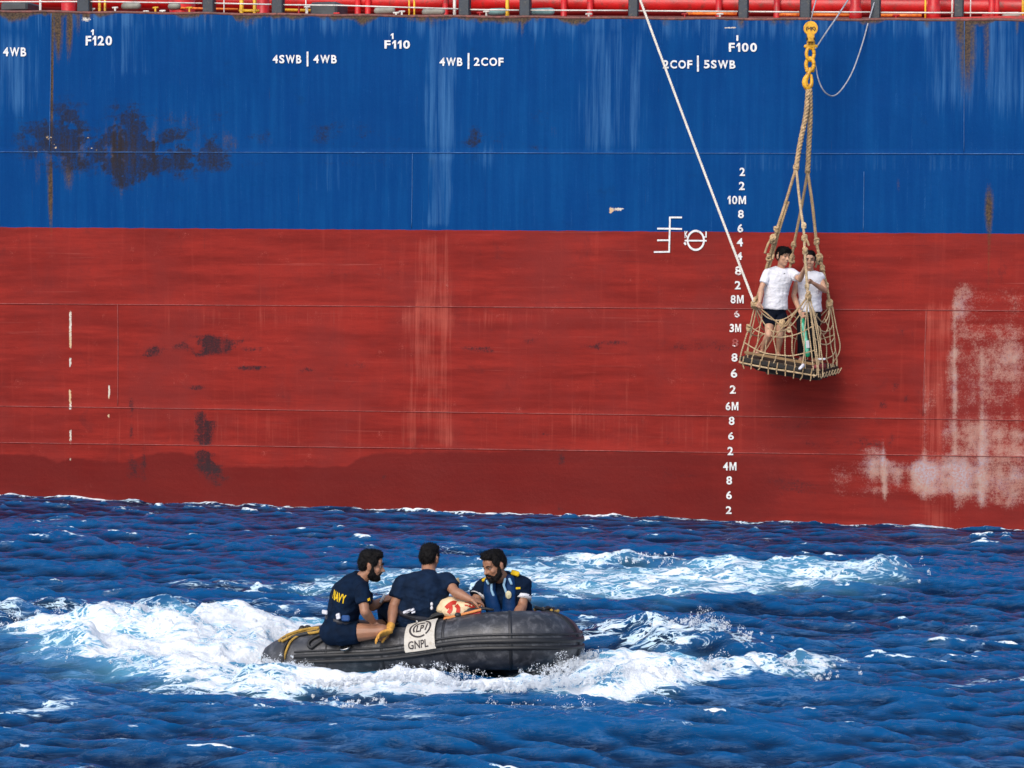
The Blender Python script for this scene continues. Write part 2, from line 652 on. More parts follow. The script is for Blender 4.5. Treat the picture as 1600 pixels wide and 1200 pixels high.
turb = fbm(GX * 1.1 + 0.8 * warp, GY * 1.7 + 0.8 * warp, seed=201, octv=5, gain=0.6)
turb2 = 1 - 2 * np.abs(fbm(GX * 1.6 + warp, GY * 2.6 + warp, seed=203, octv=4) - 0.5) * 2.2
VEIL = (0.30 + 0.9 * AER + 0.5 * np.clip(FOAM, 0, 1)) * (1 - sstep(20.5, 26, GY)) * sstep(0.30, 0.62, fbm(GX * 0.55, GY * 0.75, seed=210, octv=3)) + 0.12
FOAM = FOAM * (0.46 + 0.80 * turb + 0.26 * np.clip(turb2, -0.6, 1))
wxn = GX + 0.30 * (fbm(GX * 1.7, GY * 1.7, seed=61, octv=3) - 0.5)
wyn = GY + 0.30 * (fbm(GX * 1.7, GY * 1.7, seed=62, octv=3) - 0.5)
billow = 0
amp_, sc_, tot_ = 1.0, 2.0, 0
for k_ in range(5):
    billow = billow + amp_ * np.abs(2 * vnoise(wxn * sc_ * 0.8, wyn * sc_, seed=70 + k_) - 1)
    tot_ += amp_
    amp_ *= 0.52
    sc_ *= 2.1
billow = billow / tot_ - 0.33
lump = fbm(wxn * 1.6, wyn * 1.6, seed=57, octv=3) - 0.5
FC = np.clip(FOAM, 0, 1)
HGT = SH * (1 - 0.35 * FC) + ADD * (0.78 + 0.8 * lump) + FC ** 2 * (billow * 0.11 + lump * 0.05) + np.clip(ADD / 0.2, 0, 1) * billow * 0.13


# ================================================================== boat centreline (needed by the sea as well)
BOAT = [(412, 1037, 18.98, 0.04), (424, 1031, 18.95, 0.115), (446, 1027, 18.92, 0.165), (490, 1025, 18.86, 0.192), (545, 1023, 18.78, 0.20), (610, 1020, 18.68, 0.205),
        (670, 1013, 18.58, 0.215), (730, 1004, 18.48, 0.228), (790, 1001, 18.42, 0.236), (832, 1001, 18.46, 0.240), (856, 1003, 18.60, 0.240), (866, 1004, 18.88, 0.236),
        (860, 1000, 19.16, 0.228), (838, 996, 19.36, 0.222), (800, 995, 19.46, 0.218), (740, 997, 19.52, 0.212), (660, 1001, 19.60, 0.205), (580, 1007, 19.68, 0.20),
        (510, 1010, 19.75, 0.19), (470, 1012, 19.79, 0.16), (450, 1014, 19.81, 0.11), (440, 1016, 19.82, 0.04)]
TC, TR = spline([J(a, b, c) for a, b, c, d in BOAT], 0.03, [d for a, b, c, d in BOAT])
TC_NP = np.array([tuple(p) for p in TC])
# keep the water out of the boat
inside = np.zeros(GX.shape, bool)
poly = TC_NP[:, :2]
sel = (GX > poly[:, 0].min() - 0.4) & (GX < poly[:, 0].max() + 0.4) & (GY > poly[:, 1].min() - 0.4) & (GY < poly[:, 1].max() + 0.4)
px_, py_ = GX[sel], GY[sel]
ins = np.zeros(px_.shape, bool)
for (ax_, ay_), (bx_, by_) in zip(poly, np.roll(poly, -1, 0)):
    c = ((ay_ > py_) != (by_ > py_)) & (px_ < (bx_ - ax_) * (py_ - ay_) / (by_ - ay_ + 1e-12) + ax_)
    ins ^= c
dmin = np.full(px_.shape, 9.0)
for (ax_, ay_) in poly[::4]:
    dmin = np.minimum(dmin, np.hypot(px_ - ax_, py_ - ay_))
low = np.where(ins, 1.0, 1 - sstep(0.08, 0.26, dmin))
hs = HGT[sel]
HGT[sel] = hs * (1 - low) + np.minimum(hs, -0.05) * low
choppy = 0.75 * (1 - far) * (1 - 0.6 * np.clip(FOAM, 0, 1))
VX = GX + SDX * choppy
VY = GY + SDY * choppy
behind = hd < -0.02
VX = np.where(behind, GX, VX)
VY = np.where(behind, GY, VY)


def sea_material():
    t = NT('sea_water')
    v = t.coord((1, 1, 1))
    foam = t.attr('foam')
    aer = t.attr('aer')
    vs = t.coord((0.42, 1.0, 1.0))
    wob = t.noise(v, 2.2, 3, 0.5)
    n1 = t.noise(vs, 7.0, 6, 0.62, 1.2)
    r1 = t.math('ABSOLUTE', t.math('SUBTRACT', t.noise(vs, 3.3, 5, 0.6, 1.6), 0.5))
    lace = t.ramp(r1, 0.0, 0.085, 1.0, 0.0)
    r2 = t.math('ABSOLUTE', t.math('SUBTRACT', t.noise(vs, 9.0, 4, 0.6, 1.0), 0.5))
    lace2 = t.ramp(r2, 0.0, 0.07, 1.0, 0.0)
    net = t.math('MAXIMUM', lace, t.math('MULTIPLY', lace2, 0.8))
    # threshold falls as the foam gets denser
    field = t.math('ADD', t.math('MULTIPLY', net, 0.42), t.math('MULTIPLY', n1, 0.58))
    f4 = t.math('POWER', foam, 4.0)
    edge = t.math('SUBTRACT', t.math('SUBTRACT', 0.95, t.math('MULTIPLY', foam, 0.50)), t.math('MULTIPLY', f4, 0.12))
    mask = t.ramp(t.math('SUBTRACT', field, edge), -0.05, 0.11)
    mask = t.math('MULTIPLY', mask, t.ramp(foam, 0.10, 0.30))
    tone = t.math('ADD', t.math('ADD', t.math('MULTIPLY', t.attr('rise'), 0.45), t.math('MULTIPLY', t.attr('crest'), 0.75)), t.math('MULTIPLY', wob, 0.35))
    deep = t.mix(t.ramp(tone, 0.48, 1.06), (0.0001, 0.013, 0.050), (0.0006, 0.098, 0.280))  # crests coloured lighter, painting in the light that comes through thin water
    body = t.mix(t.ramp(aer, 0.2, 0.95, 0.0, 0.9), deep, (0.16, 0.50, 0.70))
    st = t.noise(t.coord((0.28, 1, 1)), 6.5, 7, 0.68, 1.4)
    sr = t.ramp(t.math('ABSOLUTE', t.math('SUBTRACT', st, 0.5)), 0.0, 0.06, 1.0, 0.0)
    vm = t.math('MULTIPLY', t.math('MULTIPLY', sr, t.attr('veil')), t.ramp(t.noise(v, 2.4, 4, 0.6), 0.40, 0.68, 0.04, 0.70))
    body = t.mix(vm, body, (0.24, 0.44, 0.72))
    rip = t.noise(t.coord((0.50, 1, 1)), 9, 6, 0.60, 0.8)
    rip2 = t.noise(t.coord((0.55, 1, 1)), 34, 4, 0.6, 0.5)
    wb = t.node('ShaderNodeBump')
    wb.inputs['Strength'].default_value = 1.0
    wb.inputs['Distance'].default_value = 0.040
    rs = t.math('SUBTRACT', 1.0, t.math('MULTIPLY', t.math('ABSOLUTE', t.math('SUBTRACT', rip, 0.5)), 2.0))
    t.put(wb.inputs['Height'], t.math('ADD', t.math('ADD', t.math('MULTIPLY', rip, 0.7), t.math('MULTIPLY', rs, 0.45)), t.math('MULTIPLY', rip2, 0.22)))
    up = t.node('ShaderNodeCombineXYZ')
    up.inputs[2].default_value = 1.0
    dif = t.node('ShaderNodeBsdfDiffuse')
    t.put(dif.inputs['Color'], body)
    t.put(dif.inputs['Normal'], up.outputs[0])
    glo = t.node('ShaderNodeBsdfAnisotropic')
    glo.inputs['Roughness'].default_value = 0.07
    glo.inputs['Color'].default_value = (1, 1, 1, 1)
    t.put(glo.inputs['Normal'], wb.outputs[0])
    fr = t.node('ShaderNodeFresnel')
    fr.inputs['IOR'].default_value = 1.333
    t.put(fr.inputs['Normal'], wb.outputs[0])
    wat = t.node('ShaderNodeMixShader')
    t.put(wat.inputs[0], t.math('MULTIPLY', fr.outputs[0], 0.75))
    t.put(wat.inputs[1], dif.outputs[0])
    t.put(wat.inputs[2], glo.outputs[0])
    # foam
    thick = t.ramp(t.math('SUBTRACT', field, edge), 0.03, 0.34)
    t.base(t.mix(thick, (0.54, 0.73, 0.84), (0.88, 0.90, 0.92)))
    t.rough(0.6)
    t.p.inputs['Specular IOR Level'].default_value = 0.2
    t.bump(t.noise(v, 22, 6, 0.68), 0.8, 0.030)
    fin = t.node('ShaderNodeMixShader')
    t.put(fin.inputs[0], mask)
    t.put(fin.inputs[1], wat.outputs[0])
    t.put(fin.inputs[2], t.p.outputs[0])
    t.l.new(fin.outputs[0], t.n['Material Output'].inputs['Surface'])
    return t.m


def grid_mesh(name, X, Y, Z, attrs):
    nx, ny = X.shape
    me = bpy.data.meshes.new(name)
    co = np.stack([X, Y, Z], -1).reshape(-1, 3)
    idx = np.arange(nx * ny).reshape(nx, ny)
    q = np.stack([idx[:-1, :-1], idx[1:, :-1], idx[1:, 1:], idx[:-1, 1:]], -1).reshape(-1, 4)
    me.vertices.add(len(co))
    me.vertices.foreach_set('co', co.ravel())
    me.loops.add(q.size)
    me.loops.foreach_set('vertex_index', q.ravel().astype(np.int32))
    me.polygons.add(len(q))
    me.polygons.foreach_set('loop_start', np.arange(0, q.size, 4, dtype=np.int32))
    me.polygons.foreach_set('use_smooth', np.ones(len(q), bool))
    me.update(calc_edges=True)
    for k, a in attrs.items():
        at = me.attributes.new(k, 'FLOAT', 'POINT')
        at.data.foreach_set('value', a.ravel().astype(np.float32))
    return me


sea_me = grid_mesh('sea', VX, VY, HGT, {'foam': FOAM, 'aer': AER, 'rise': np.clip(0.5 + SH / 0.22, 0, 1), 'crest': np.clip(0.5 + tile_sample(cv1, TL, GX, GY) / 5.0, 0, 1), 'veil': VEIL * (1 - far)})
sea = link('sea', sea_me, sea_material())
sea['kind'] = 'structure'

# ================================================================== THE SHIP
ship = root('cargo_ship', HO, 'large cargo ship side painted blue above red, worn and scraped', 'ship')


def line_uz(y0, y1):
    (u0, z0), (u1, z1) = on_hull(0, y0), on_hull(1600, y1)
    return lambda u: z0 + (z1 - z0) * (u - u0) / (u1 - u0)


TOP_PTS = [(-300, 12), (0, 17.5), (265, 20.5), (530, 24), (800, 26.5), (1070, 29), (1330, 30.5), (1600, 31.5), (1900, 33)]
_tu = [on_hull(*p) for p in TOP_PTS]
Z_TOP = lambda u: np.interp(u, [a for a, b in _tu], [b for a, b in _tu])
SEAMS = [Z_TOP, line_uz(237, 240), line_uz(474, 485), line_uz(634, 656), line_uz(691, 713), lambda u: 0 * u - 1.6]
Z_PAINT = line_uz(355, 365.5)


def hull_bulge(u, z):
    """plates pulled in between the frames"""
    return 0.013 * (np.sin(u * 2 * np.pi / 0.82 + 0.6 * np.sin(z * 1.7)) * 0.5) + 0.022 * (fbm(np.asarray(u) * 0.7 + 40, np.asarray(z) * 0.9, seed=8, octv=2) - 0.5) * 2


def HP(u, z, off=0.0):
    o = float(hull_bulge(np.array([u]), np.array([z]))[0]) + off
    return HO + HU * u + Vector((0, 0, z)) + HN * o


def paint_masks(PX, PY, u, z):
    """wear on the ship's side, as drawn by the photograph (shapes of the stains themselves)"""
    N1 = fbm(u * 3, z * 3, seed=101, octv=5)
    N2 = fbm(u * 9, z * 9, seed=102, octv=4)
    NV = fbm(u * 7, z * 0.45, seed=103, octv=4)
    NV2 = fbm(u * 24, z * 0.7, seed=104, octv=3)
    NH = fbm(u * 1.2, z * 7, seed=105, octv=4)

    def g(cx, cy, rx, ry, a=1.0):
        return a * np.exp(-(((PX - cx) / rx) ** 2 + ((PY - cy) / ry) ** 2))

    PJ = PX + 46 * (fbm(u * 1.3, z * 0.8, seed=160, octv=4) - 0.5)

    def box(x0, x1, y0, y1, s=10, a=1.0):
        return a * sstep(x0 - s, x0 + s, PJ) * (1 - sstep(x1 - s, x1 + s, PJ)) * sstep(y0 - s, y0 + s, PY) * (1 - sstep(y1 - s, y1 + s, PY))

    def line(pts, w, a=1.0):
        d = np.full(PX.shape, 1e9)
        for (ax, ay), (bx, by) in zip(pts[:-1], pts[1:]):
            L2 = (bx - ax) ** 2 + (by - ay) ** 2
            t = np.clip(((PX - ax) * (bx - ax) + (PY - ay) * (by - ay)) / L2, 0, 1)
            d = np.minimum(d, np.hypot(PX - ax - t * (bx - ax), PY - ay - t * (by - ay)))
        return a * np.exp(-(d / w) ** 2)

    topd = PY - np.interp(PX, [p[0] for p in TOP_PTS], [p[1] for p in TOP_PTS])
    blue = sstep(0, 1, Z_PAINT(u) * 0 + (z - Z_PAINT(u)) * 50)
    # black scuffs
    blk = sum(g(*q) for q in [(195, 195, 22, 40, .95), (205, 245, 45, 35, .9), (190, 275, 12, 30, .7), (150, 253, 40, 16, .6), (100, 190, 20, 40, .62), (70, 225, 60, 35, .5), (130, 215, 110, 50, .42), (270, 225, 70, 45, .52),
                              (345, 210, 16, 40, .55), (335, 240, 20, 18, .55), (300, 260, 70, 25, .4), (405, 212, 22, 18, .42), (850, 182, 22, 12, .5), (838, 228, 30, 8, .55), (742, 212, 10, 20, .62), (735, 225, 20, 10, .45),
                              (770, 220, 25, 25, .33), (565, 215, 80, 40, .34), (500, 195, 18, 30, .42), (848, 255, 10, 20, .4), (1545, 310, 12, 45, .45),
                              (325, 535, 30, 14, 1.0), (345, 545, 22, 8, .9), (385, 533, 26, 6, .95), (395, 546, 16, 5, .95), (310, 553, 16, 5, .9), (240, 548, 16, 7, .9), (222, 556, 22, 4, .8), (185, 533, 12, 10, .5),
                              (225, 508, 26, 6, .42), (275, 540, 40, 8, .5), (395, 575, 30, 4, .8), (305, 606, 18, 4, .7), (320, 660, 18, 32, .82), (318, 705, 12, 24, .75), (322, 725, 20, 14, .85), (340, 745, 20, 20, .6),
                              (205, 660, 5, 50, .72), (208, 735, 14, 16, .62), (225, 720, 5, 40, .5), (500, 578, 60, 6, .62), (560, 570, 50, 5, .45), (760, 545, 60, 7, .6), (830, 533, 40, 6, .5), (905, 541, 25, 5, .5),
                              (940, 543, 12, 8, .8), (965, 535, 28, 5, .6), (855, 678, 14, 4, .7), (877, 718, 6, 18, .6), (875, 785, 5, 14, .7), (600, 745, 5, 5, .7), (1045, 688, 14, 8, .5), (1065, 538, 40, 14, .42), (1130, 540, 30, 12, .5),
                              (1410, 520, 8, 12, .62), (1366, 577, 10, 6, .8), (1380, 632, 8, 8, .62), (1400, 602, 8, 10, .6), (1418, 622, 10, 8, .62), (1300, 700, 90, 20, .42), (1380, 690, 60, 20, .4), (1240, 760, 60, 24, .42), (1230, 660, 60, 18, .4),
                              (1060, 735, 50, 20, .3), (772, 410, 6, 5, .6), (550, 430, 60, 16, .33), (640, 425, 30, 12, .3), (1000, 440, 60, 40, .25), (480, 255, 200, 10, .22)])
    N3 = fbm(u * 4.5, z * 6.5, seed=140, octv=5, gain=0.62)
    blk = blk + (g(195, 235, 26, 60, .55) + g(90, 230, 40, 60, .45) + g(270, 240, 60, 45, .35) + g(320, 680, 16, 60, .5)) * (NV2 * 1.5 - 0.25)
    blk = blk * (0.45 + 0.7 * NH) * (0.35 + 1.25 * sstep(0.30, 0.58, N3)) + 0.08 * (N1 - 0.5)
    # rust
    edge_n = fbm(u * 2.2, u * 0, seed=120, octv=4)
    rust = (1 - sstep(1, 3 + 34 * np.clip(edge_n - 0.47, 0, 1) * 2.4, topd)) * (0.30 + 0.9 * edge_n)
    for cx, w, ln, a in [(81, 3, 330, 1.0), (92, 10, 95, .95), (108, 9, 90, .85), (122, 7, 60, .7), (135, 12, 18, .9), (55, 8, 20, .4), (325, 14, 25, .5), (390, 18, 30, .6), (437, 10, 18, .5), (500, 40, 12, .5), (560, 14, 22, .6), (660, 50, 14, .7), (680, 26, 30, .55),
                         (745, 16, 18, .55), (815, 14, 45, .6), (840, 20, 12, .5), (985, 14, 16, .6), (1035, 16, 22, .5), (1160, 14, 22, .6), (1215, 40, 16, .6), (1360, 16, 60, .45), (1500, 10, 60, .85), (1512, 20, 170, .75), (1540, 9, 150, .7),
                         (1560, 5, 50, .5), (1590, 10, 40, .55), (1450, 14, 20, .5), (1475, 20, 26, .4)]:
        rust = np.maximum(rust, a * np.exp(-((PX - cx) / w) ** 2) * (1 - sstep(ln * 0.15, ln * 1.4, topd)) * (0.55 + 0.9 * NV2))
    rust = np.maximum(rust, g(80, 290, 6, 75, .8) * (0.5 + NV2))
    rust = np.maximum(rust, g(58, 265, 12, 45, .5) + g(108, 270, 12, 35, .65) + g(190, 290, 8, 30, .45) + g(125, 175, 40, 22, .35) + g(1545, 322, 11, 48, .75) + g(1404, 290, 6, 22, .6) + g(1545, 420, 4, 90, .45) + g(1440, 310, 5, 40, .3))
    rust = np.maximum(rust, (g(195, 235, 60, 60, .62) + g(80, 235, 70, 60, .5)) * (0.3 + NV2 * 1.2))
    rust = np.maximum(rust, (g(270, 205, 120, 60, .5) + g(400, 230, 80, 25, .33)) * (N1 * 1.3))
    rust = np.maximum(rust, (g(745, 212, 30, 20, .35) + g(850, 205, 40, 35, .36)) * (N1 * 1.4))
    # scraped to the primer
    scr = box(1492, 1700, 440, 800, 14, .50) + box(1440, 1500, 470, 830, 12, .33) + g(1505, 465, 14, 40, .4) + g(1560, 560, 70, 60, .28) + g(1555, 740, 90, 60, .30) + g(1550, 680, 80, 30, .22)
    scr += g(1355, 735, 55, 40, .52) + g(1365, 700, 18, 30, .4) + g(1300, 745, 25, 35, .36) + g(1440, 745, 26, 30, .55) + g(1400, 735, 60, 22, .35) + g(1360, 772, 60, 12, .40) + g(1480, 750, 60, 28, .3)
    scr += box(655, 712, 362, 470, 8, .38) * NV2 * 1.7 + box(632, 705, 540, 625, 12, .36) * NV2 * 1.6 + box(580, 600, 640, 690, 5, .3) * NV2 * 1.5 + box(650, 672, 630, 720, 6, .34) * NV2 * 1.6
    scr += g(1230, 590, 60, 60, .22) + g(1180, 590, 50, 20, .25) + g(1305, 620, 6, 30, .42) + g(1110, 505, 60, 12, .3) + g(700, 490, 200, 8, .22) + g(780, 500, 60, 16, .26) + g(370, 490, 80, 10, .3) + g(1380, 500, 60, 16, .25) + g(1090, 500, 30, 10, .15)
    scr += g(430, 705, 140, 10, .24) + g(680, 700, 150, 6, .26) + g(830, 703, 60, 3, .3) + g(1250, 705, 100, 5, .35) + g(1130, 590, 16, 30, .3)
    for cx, cy, rx, ry, a in [(1380, 730, 3, 50, .3), (1383, 770, 3, 40, .3), (1445, 660, 3, 160, .25), (1534, 700, 3, 130, .25), (1492, 600, 3, 160, .25), (1450, 620, 30, 30, .2)]:
        scr += g(cx, cy, rx, ry, a)
    scr = scr * (0.55 + 0.5 * NV + 0.5 * N2)
    scr += (1 - blue) * 0.10 * sstep(0.55, 0.8, N1)
    # paint flaked to bright metal / yellow
    och = line([(110, 487), (110, 545), (109, 600), (110, 640), (110, 718)], 2.6, 1.0) * sstep(0.32, 0.55, vnoise(u * 2, z * 6.5, seed=9)) + line([(170, 580), (171, 600), (169, 640), (170, 652)], 2.4, 1.0) * sstep(0.2, 0.5, vnoise(u, z * 7, seed=10))
    och += g(954, 329, 4, 8, .9) + g(963, 327, 8, 4, .85) + g(972, 327, 6, 3, .6)
    scr_n = sstep(0.38, 0.55, fbm(u * 9, z * 3, seed=150, octv=3))
    och += scr_n * 0.9 * line([(64, 200), (75, 213), (92, 219), (104, 216), (111, 212), (140, 216)], 2.0, .9) + scr_n * line([(52, 238), (68, 234), (80, 230), (95, 234), (105, 228), (118, 221), (128, 226), (152, 235)], 1.8, .75) + line([(72, 215), (88, 229)], 1.8, .7) + line([(112, 133), (112, 200)], 1.8, .5) * NV2 * 1.6
    och += line([(214, 232), (228, 222), (240, 217), (250, 222), (240, 230), (220, 235)], 3.0, .45) + line([(300, 222), (315, 231), (330, 226)], 3, .4) + line([(1133, 43.5), (1150, 42.5)], 1.7, .95)
    och += (g(1525, 790, 5, 30, .55) + g(1535, 560, 4, 120, .3) + g(1383, 770, 3, 40, .35) + g(137, 30, 14, 6, .9) + g(1455, 800, 6, 30, .4)) * (0.5 + N2)
    # fading and salt streaks
    fad = (box(655, 712, 30, 240, 16, .62) + box(662, 705, 240, 355, 8, .6) + box(-60, 50, 50, 180, 30, .6) + box(900, 1010, 40, 240, 20, .5) + box(1450, 1640, 30, 180, 40, .55) + box(180, 240, 30, 120, 10, .4) + box(1160, 1600, 240, 268, 6, .3)
           + box(480, 645, 240, 300, 4, .25) + box(1090, 1130, 40, 90, 10, .4) + g(760, 245, 24, 24, .5) + g(400, 60, 20, 40, .4)) * (0.4 + 1.1 * NV2)
    fad = np.maximum(fad, (1 - sstep(10, 55, topd)) * 0.7 * NV2 * 1.3) * blue
    fad = fad + (1 - blue) * (box(640, 712, 365, 700, 16, .55) + box(700, 1100, 640, 705, 20, .3) + box(100, 640, 640, 705, 20, .25) + g(780, 495, 200, 20, .35) + g(420, 495, 200, 20, .35) + g(1010, 590, 300, 60, .2) + box(1440, 1490, 470, 830, 10, .6)) * (0.3 + N1)
    # wet band above the water
    wx = [-300, 0, 60, 90, 118, 150, 190, 225, 262, 300, 330, 350, 540, 562, 582, 680, 760, 860, 930, 1040, 1150, 1250, 1400, 1600, 1900]
    wy = [710, 709, 711, 722, 716, 719, 724, 711, 706, 710, 724, 730, 729, 716, 709, 706, 707, 701, 706, 706, 712, 714, 718, 724, 730]
    wet = sstep(-2, 2, PY - np.interp(PX, wx, wy) + (N2 - 0.5) * 6) * (1 - 0.7 * sstep(1080, 1330, PX + (N1 - 0.5) * 260))
    return {'zone': (z - Z_PAINT(u)), 'black': blk, 'rust': rust, 'scrape': scr, 'flake': och, 'fade': fad, 'wet': wet}


def hull_material():
    t = NT('ship_paint')
    v = t.coord((1, 1, 1))
    vv = t.coord((9, 9, 0.5))
    vh = t.coord((0.7, 0.7, 6))
    big = t.noise(v, 0.9, 9, 0.66)
    mid = t.noise(v, 5, 6, 0.62)
    fine = t.noise(v, 34, 6, 0.7)
    vst = t.noise(vv, 1.0, 5, 0.6)
    hst = t.noise(vh, 1.0, 9, 0.68)
    zone = t.ramp(t.math('ADD', t.attr('zone'), t.math('MULTIPLY', t.math('SUBTRACT', mid, 0.5), 0.030)), -0.006, 0.006)
    blue = t.mix(t.ramp(vst, 0.3, 0.75), (0.0010, 0.042, 0.172), (0.0024, 0.058, 0.205))
    blue = t.mix(t.ramp(big, 0.35, 0.7, 0, 0.5), blue, (0.0010, 0.037, 0.162))
    red = t.mix(t.ramp(hst, 0.3, 0.72), (0.170, 0.016, 0.013), (0.29, 0.026, 0.019))
    red = t.mix(t.ramp(big, 0.40, 0.72, 0, 0.75), red, (0.19, 0.025, 0.022))
    red = t.mix(t.ramp(vst, 0.55, 0.8, 0, 0.35), red, (0.33, 0.042, 0.030))
    red = t.mix(t.ramp(t.noise(v, 2.6, 6, 0.7, 0.6), 0.58, 0.75, 0, 0.45), red, (0.10, 0.019, 0.019))
    tiny = t.noise(v, 85, 4, 0.7)
    red = t.mix(t.ramp(t.math('ADD', t.math('MULTIPLY', tiny, 0.5), t.math('MULTIPLY', mid, 0.5)), 0.60, 0.68, 0, 0.5), red, (0.52, 0.13, 0.10))
    red = t.mix(t.ramp(t.math('ADD', t.math('MULTIPLY', tiny, 0.4), t.math('MULTIPLY', t.noise(vh, 3.0, 7, 0.72), 0.6)), 0.58, 0.70, 0, 0.55), red, (0.12, 0.022, 0.022))
    blue = t.mix(t.ramp(t.math('ADD', t.math('MULTIPLY', tiny, 0.4), t.math('MULTIPLY', t.noise(t.coord((30, 30, 1.1)), 1.0, 6, 0.65), 0.6)), 0.57, 0.72, 0, 0.5), blue, (0.03, 0.13, 0.33))
    sc1 = t.noise(t.coord((0.35, 0.35, 26)), 1.0, 6, 0.7)
    sc2 = t.noise(t.coord((30, 30, 0.7)), 1.0, 6, 0.7)
    red = t.mix(t.ramp(sc1, 0.62, 0.72, 0, 0.40), red, (0.40, 0.10, 0.08))
    red = t.mix(t.ramp(sc1, 0.36, 0.28, 0, 0.45), red, (0.09, 0.018, 0.018))
    red = t.mix(t.ramp(sc2, 0.64, 0.74, 0, 0.45), red, (0.11, 0.022, 0.020))
    blue = t.mix(t.ramp(sc2, 0.66, 0.76, 0, 0.5), blue, (0.05, 0.055, 0.05))
    blue = t.mix(t.ramp(t.noise(v, 1.5, 8, 0.72), 0.60, 0.72, 0, 0.4), blue, (0.004, 0.030, 0.10))
    c = t.mix(zone, red, blue)
    # faded paint
    fade = t.attr('fade')
    f = t.ramp(t.math('ADD', fade, t.math('ADD', t.math('MULTIPLY', t.math('SUBTRACT', vst, 0.5), 0.9), t.math('MULTIPLY', t.math('SUBTRACT', sc2, 0.5), 1.3))), 0.25, 1.0, 0.0, 0.46)
    c = t.mix(f, c, t.mix(zone, (0.52, 0.12, 0.085), (0.075, 0.21, 0.42)))
    # wet band
    c = t.mix(t.math('MULTIPLY', t.attr('wet'), 0.78), c, (0.120, 0.010, 0.009))
    # scraped
    s = t.math('ADD', t.math('ADD', t.math('ADD', t.math('MULTIPLY', fine, 0.34), t.math('MULTIPLY', tiny, 0.26)), t.math('MULTIPLY', hst, 0.22)), t.math('MULTIPLY', mid, 0.18))
    thr = t.math('SUBTRACT', 0.74, t.math('MULTIPLY', t.attr('scrape'), 0.365))
    sm = t.ramp(t.math('SUBTRACT', s, thr), -0.04, 0.17, 0, 0.80)
    pr = t.mix(t.ramp(t.noise(v, 1.7, 4, 0.6), 0.42, 0.62), (0.46, 0.36, 0.30), (0.40, 0.42, 0.48))
    c = t.mix(sm, c, t.mix(t.ramp(fine, 0.35, 0.65), pr, (0.46, 0.24, 0.19)))
    # rust
    rm = t.ramp(t.math('ADD', t.attr('rust'), t.math('ADD', t.math('MULTIPLY', t.math('SUBTRACT', vst, 0.5), 0.9), t.math('MULTIPLY', t.math('SUBTRACT', fine, 0.5), 0.3))), 0.34, 0.85, 0, 0.92)
    rc = t.mix(t.ramp(fine, 0.35, 0.65), (0.045, 0.030, 0.014), (0.13, 0.080, 0.034))
    c = t.mix(rm, c, rc)
    # black scuffs
    bn = t.math('ADD', t.math('MULTIPLY', t.math('SUBTRACT', mid, 0.5), 0.9), t.math('MULTIPLY', t.math('SUBTRACT', t.noise(vh, 2.6, 6, 0.7), 0.5), 0.9))
    bn = t.math('ADD', bn, t.math('MULTIPLY', t.math('SUBTRACT', t.math('ADD', t.math('MULTIPLY', fine, 0.5), t.math('MULTIPLY', tiny, 0.5)), 0.5), 2.0))
    bm = t.math('MULTIPLY', t.ramp(t.math('ADD', t.attr('black'), bn), 0.32, 1.05, 0, 0.90), t.ramp(t.math('ADD', t.math('MULTIPLY', fine, 0.5), t.math('MULTIPLY', vst, 0.5)), 0.36, 0.58, 0.35, 1.0))
    c = t.mix(bm, c, (0.020, 0.018, 0.022))
    # flakes
    fm = t.ramp(t.math('ADD', t.attr('flake'), t.math('MULTIPLY', t.math('SUBTRACT', fine, 0.5), 1.3)), 0.56, 0.80, 0, 0.95)
    c = t.mix(fm, c, t.mix(t.ramp(mid, 0.4, 0.6), (0.62, 0.42, 0.24), (0.66, 0.62, 0.55)))
    t.base(c)
    rr = t.math('SUBTRACT', t.math('ADD', 0.62, t.math('MULTIPLY', t.math('MAXIMUM', rm, sm), 0.3)), t.math('MULTIPLY', t.attr('wet'), 0.26))
    t.rough(t.math('ADD', rr, t.math('MULTIPLY', t.math('SUBTRACT', mid, 0.5), 0.2)))
    t.put(t.p.inputs['Specular IOR Level'], t.math('ADD', 0.04, t.math('MULTIPLY', t.attr('wet'), 0.05)))
    hgt = t.math('SUBTRACT', t.math('ADD', t.math('MULTIPLY', mid, 0.6), t.math('MULTIPLY', fine, 0.25)), t.math('MULTIPLY', t.math('MAXIMUM', sm, fm), 0.25))
    t.bump(hgt, 0.7, 0.012)
    return t.m


HULL_MAT = hull_material()
U_L, U_R = on_hull(-40, 400)[0], on_hull(1640, 400)[0]
us = np.concatenate([np.array(coarse(U_L, -60, 0.1))[::-1], np.arange(U_L, U_R, 0.024), np.array(coarse(U_R, 60, 0.1))])
for k in range(5):
    za, zb = SEAMS[k], SEAMS[k + 1]
    H = float(za(0.0) - zb(0.0))
    nv = max(6, int(H / 0.024))
    T = np.linspace(0, 1, nv)
    UU, TT = np.meshgrid(us, T, indexing='ij')
    ZZ = zb(UU) + (za(UU) - 0.004 - zb(UU)) * TT
    # each strake laps a little over the one below
    off = hull_bulge(UU, ZZ) + 0.010 * (1 - sstep(0, 0.05, TT * H)) - 0.002
    X = HO.x + HU.x * UU + HN.x * off
    Y = HO.y + HU.y * UU + HN.y * off
    PX, PY = project(np.stack([X, Y, ZZ], -1))
    me = grid_mesh('hull_plate', X, Y, ZZ, paint_masks(PX, PY, UU, ZZ))
    o = link('hull_plate', me, HULL_MAT, ship)

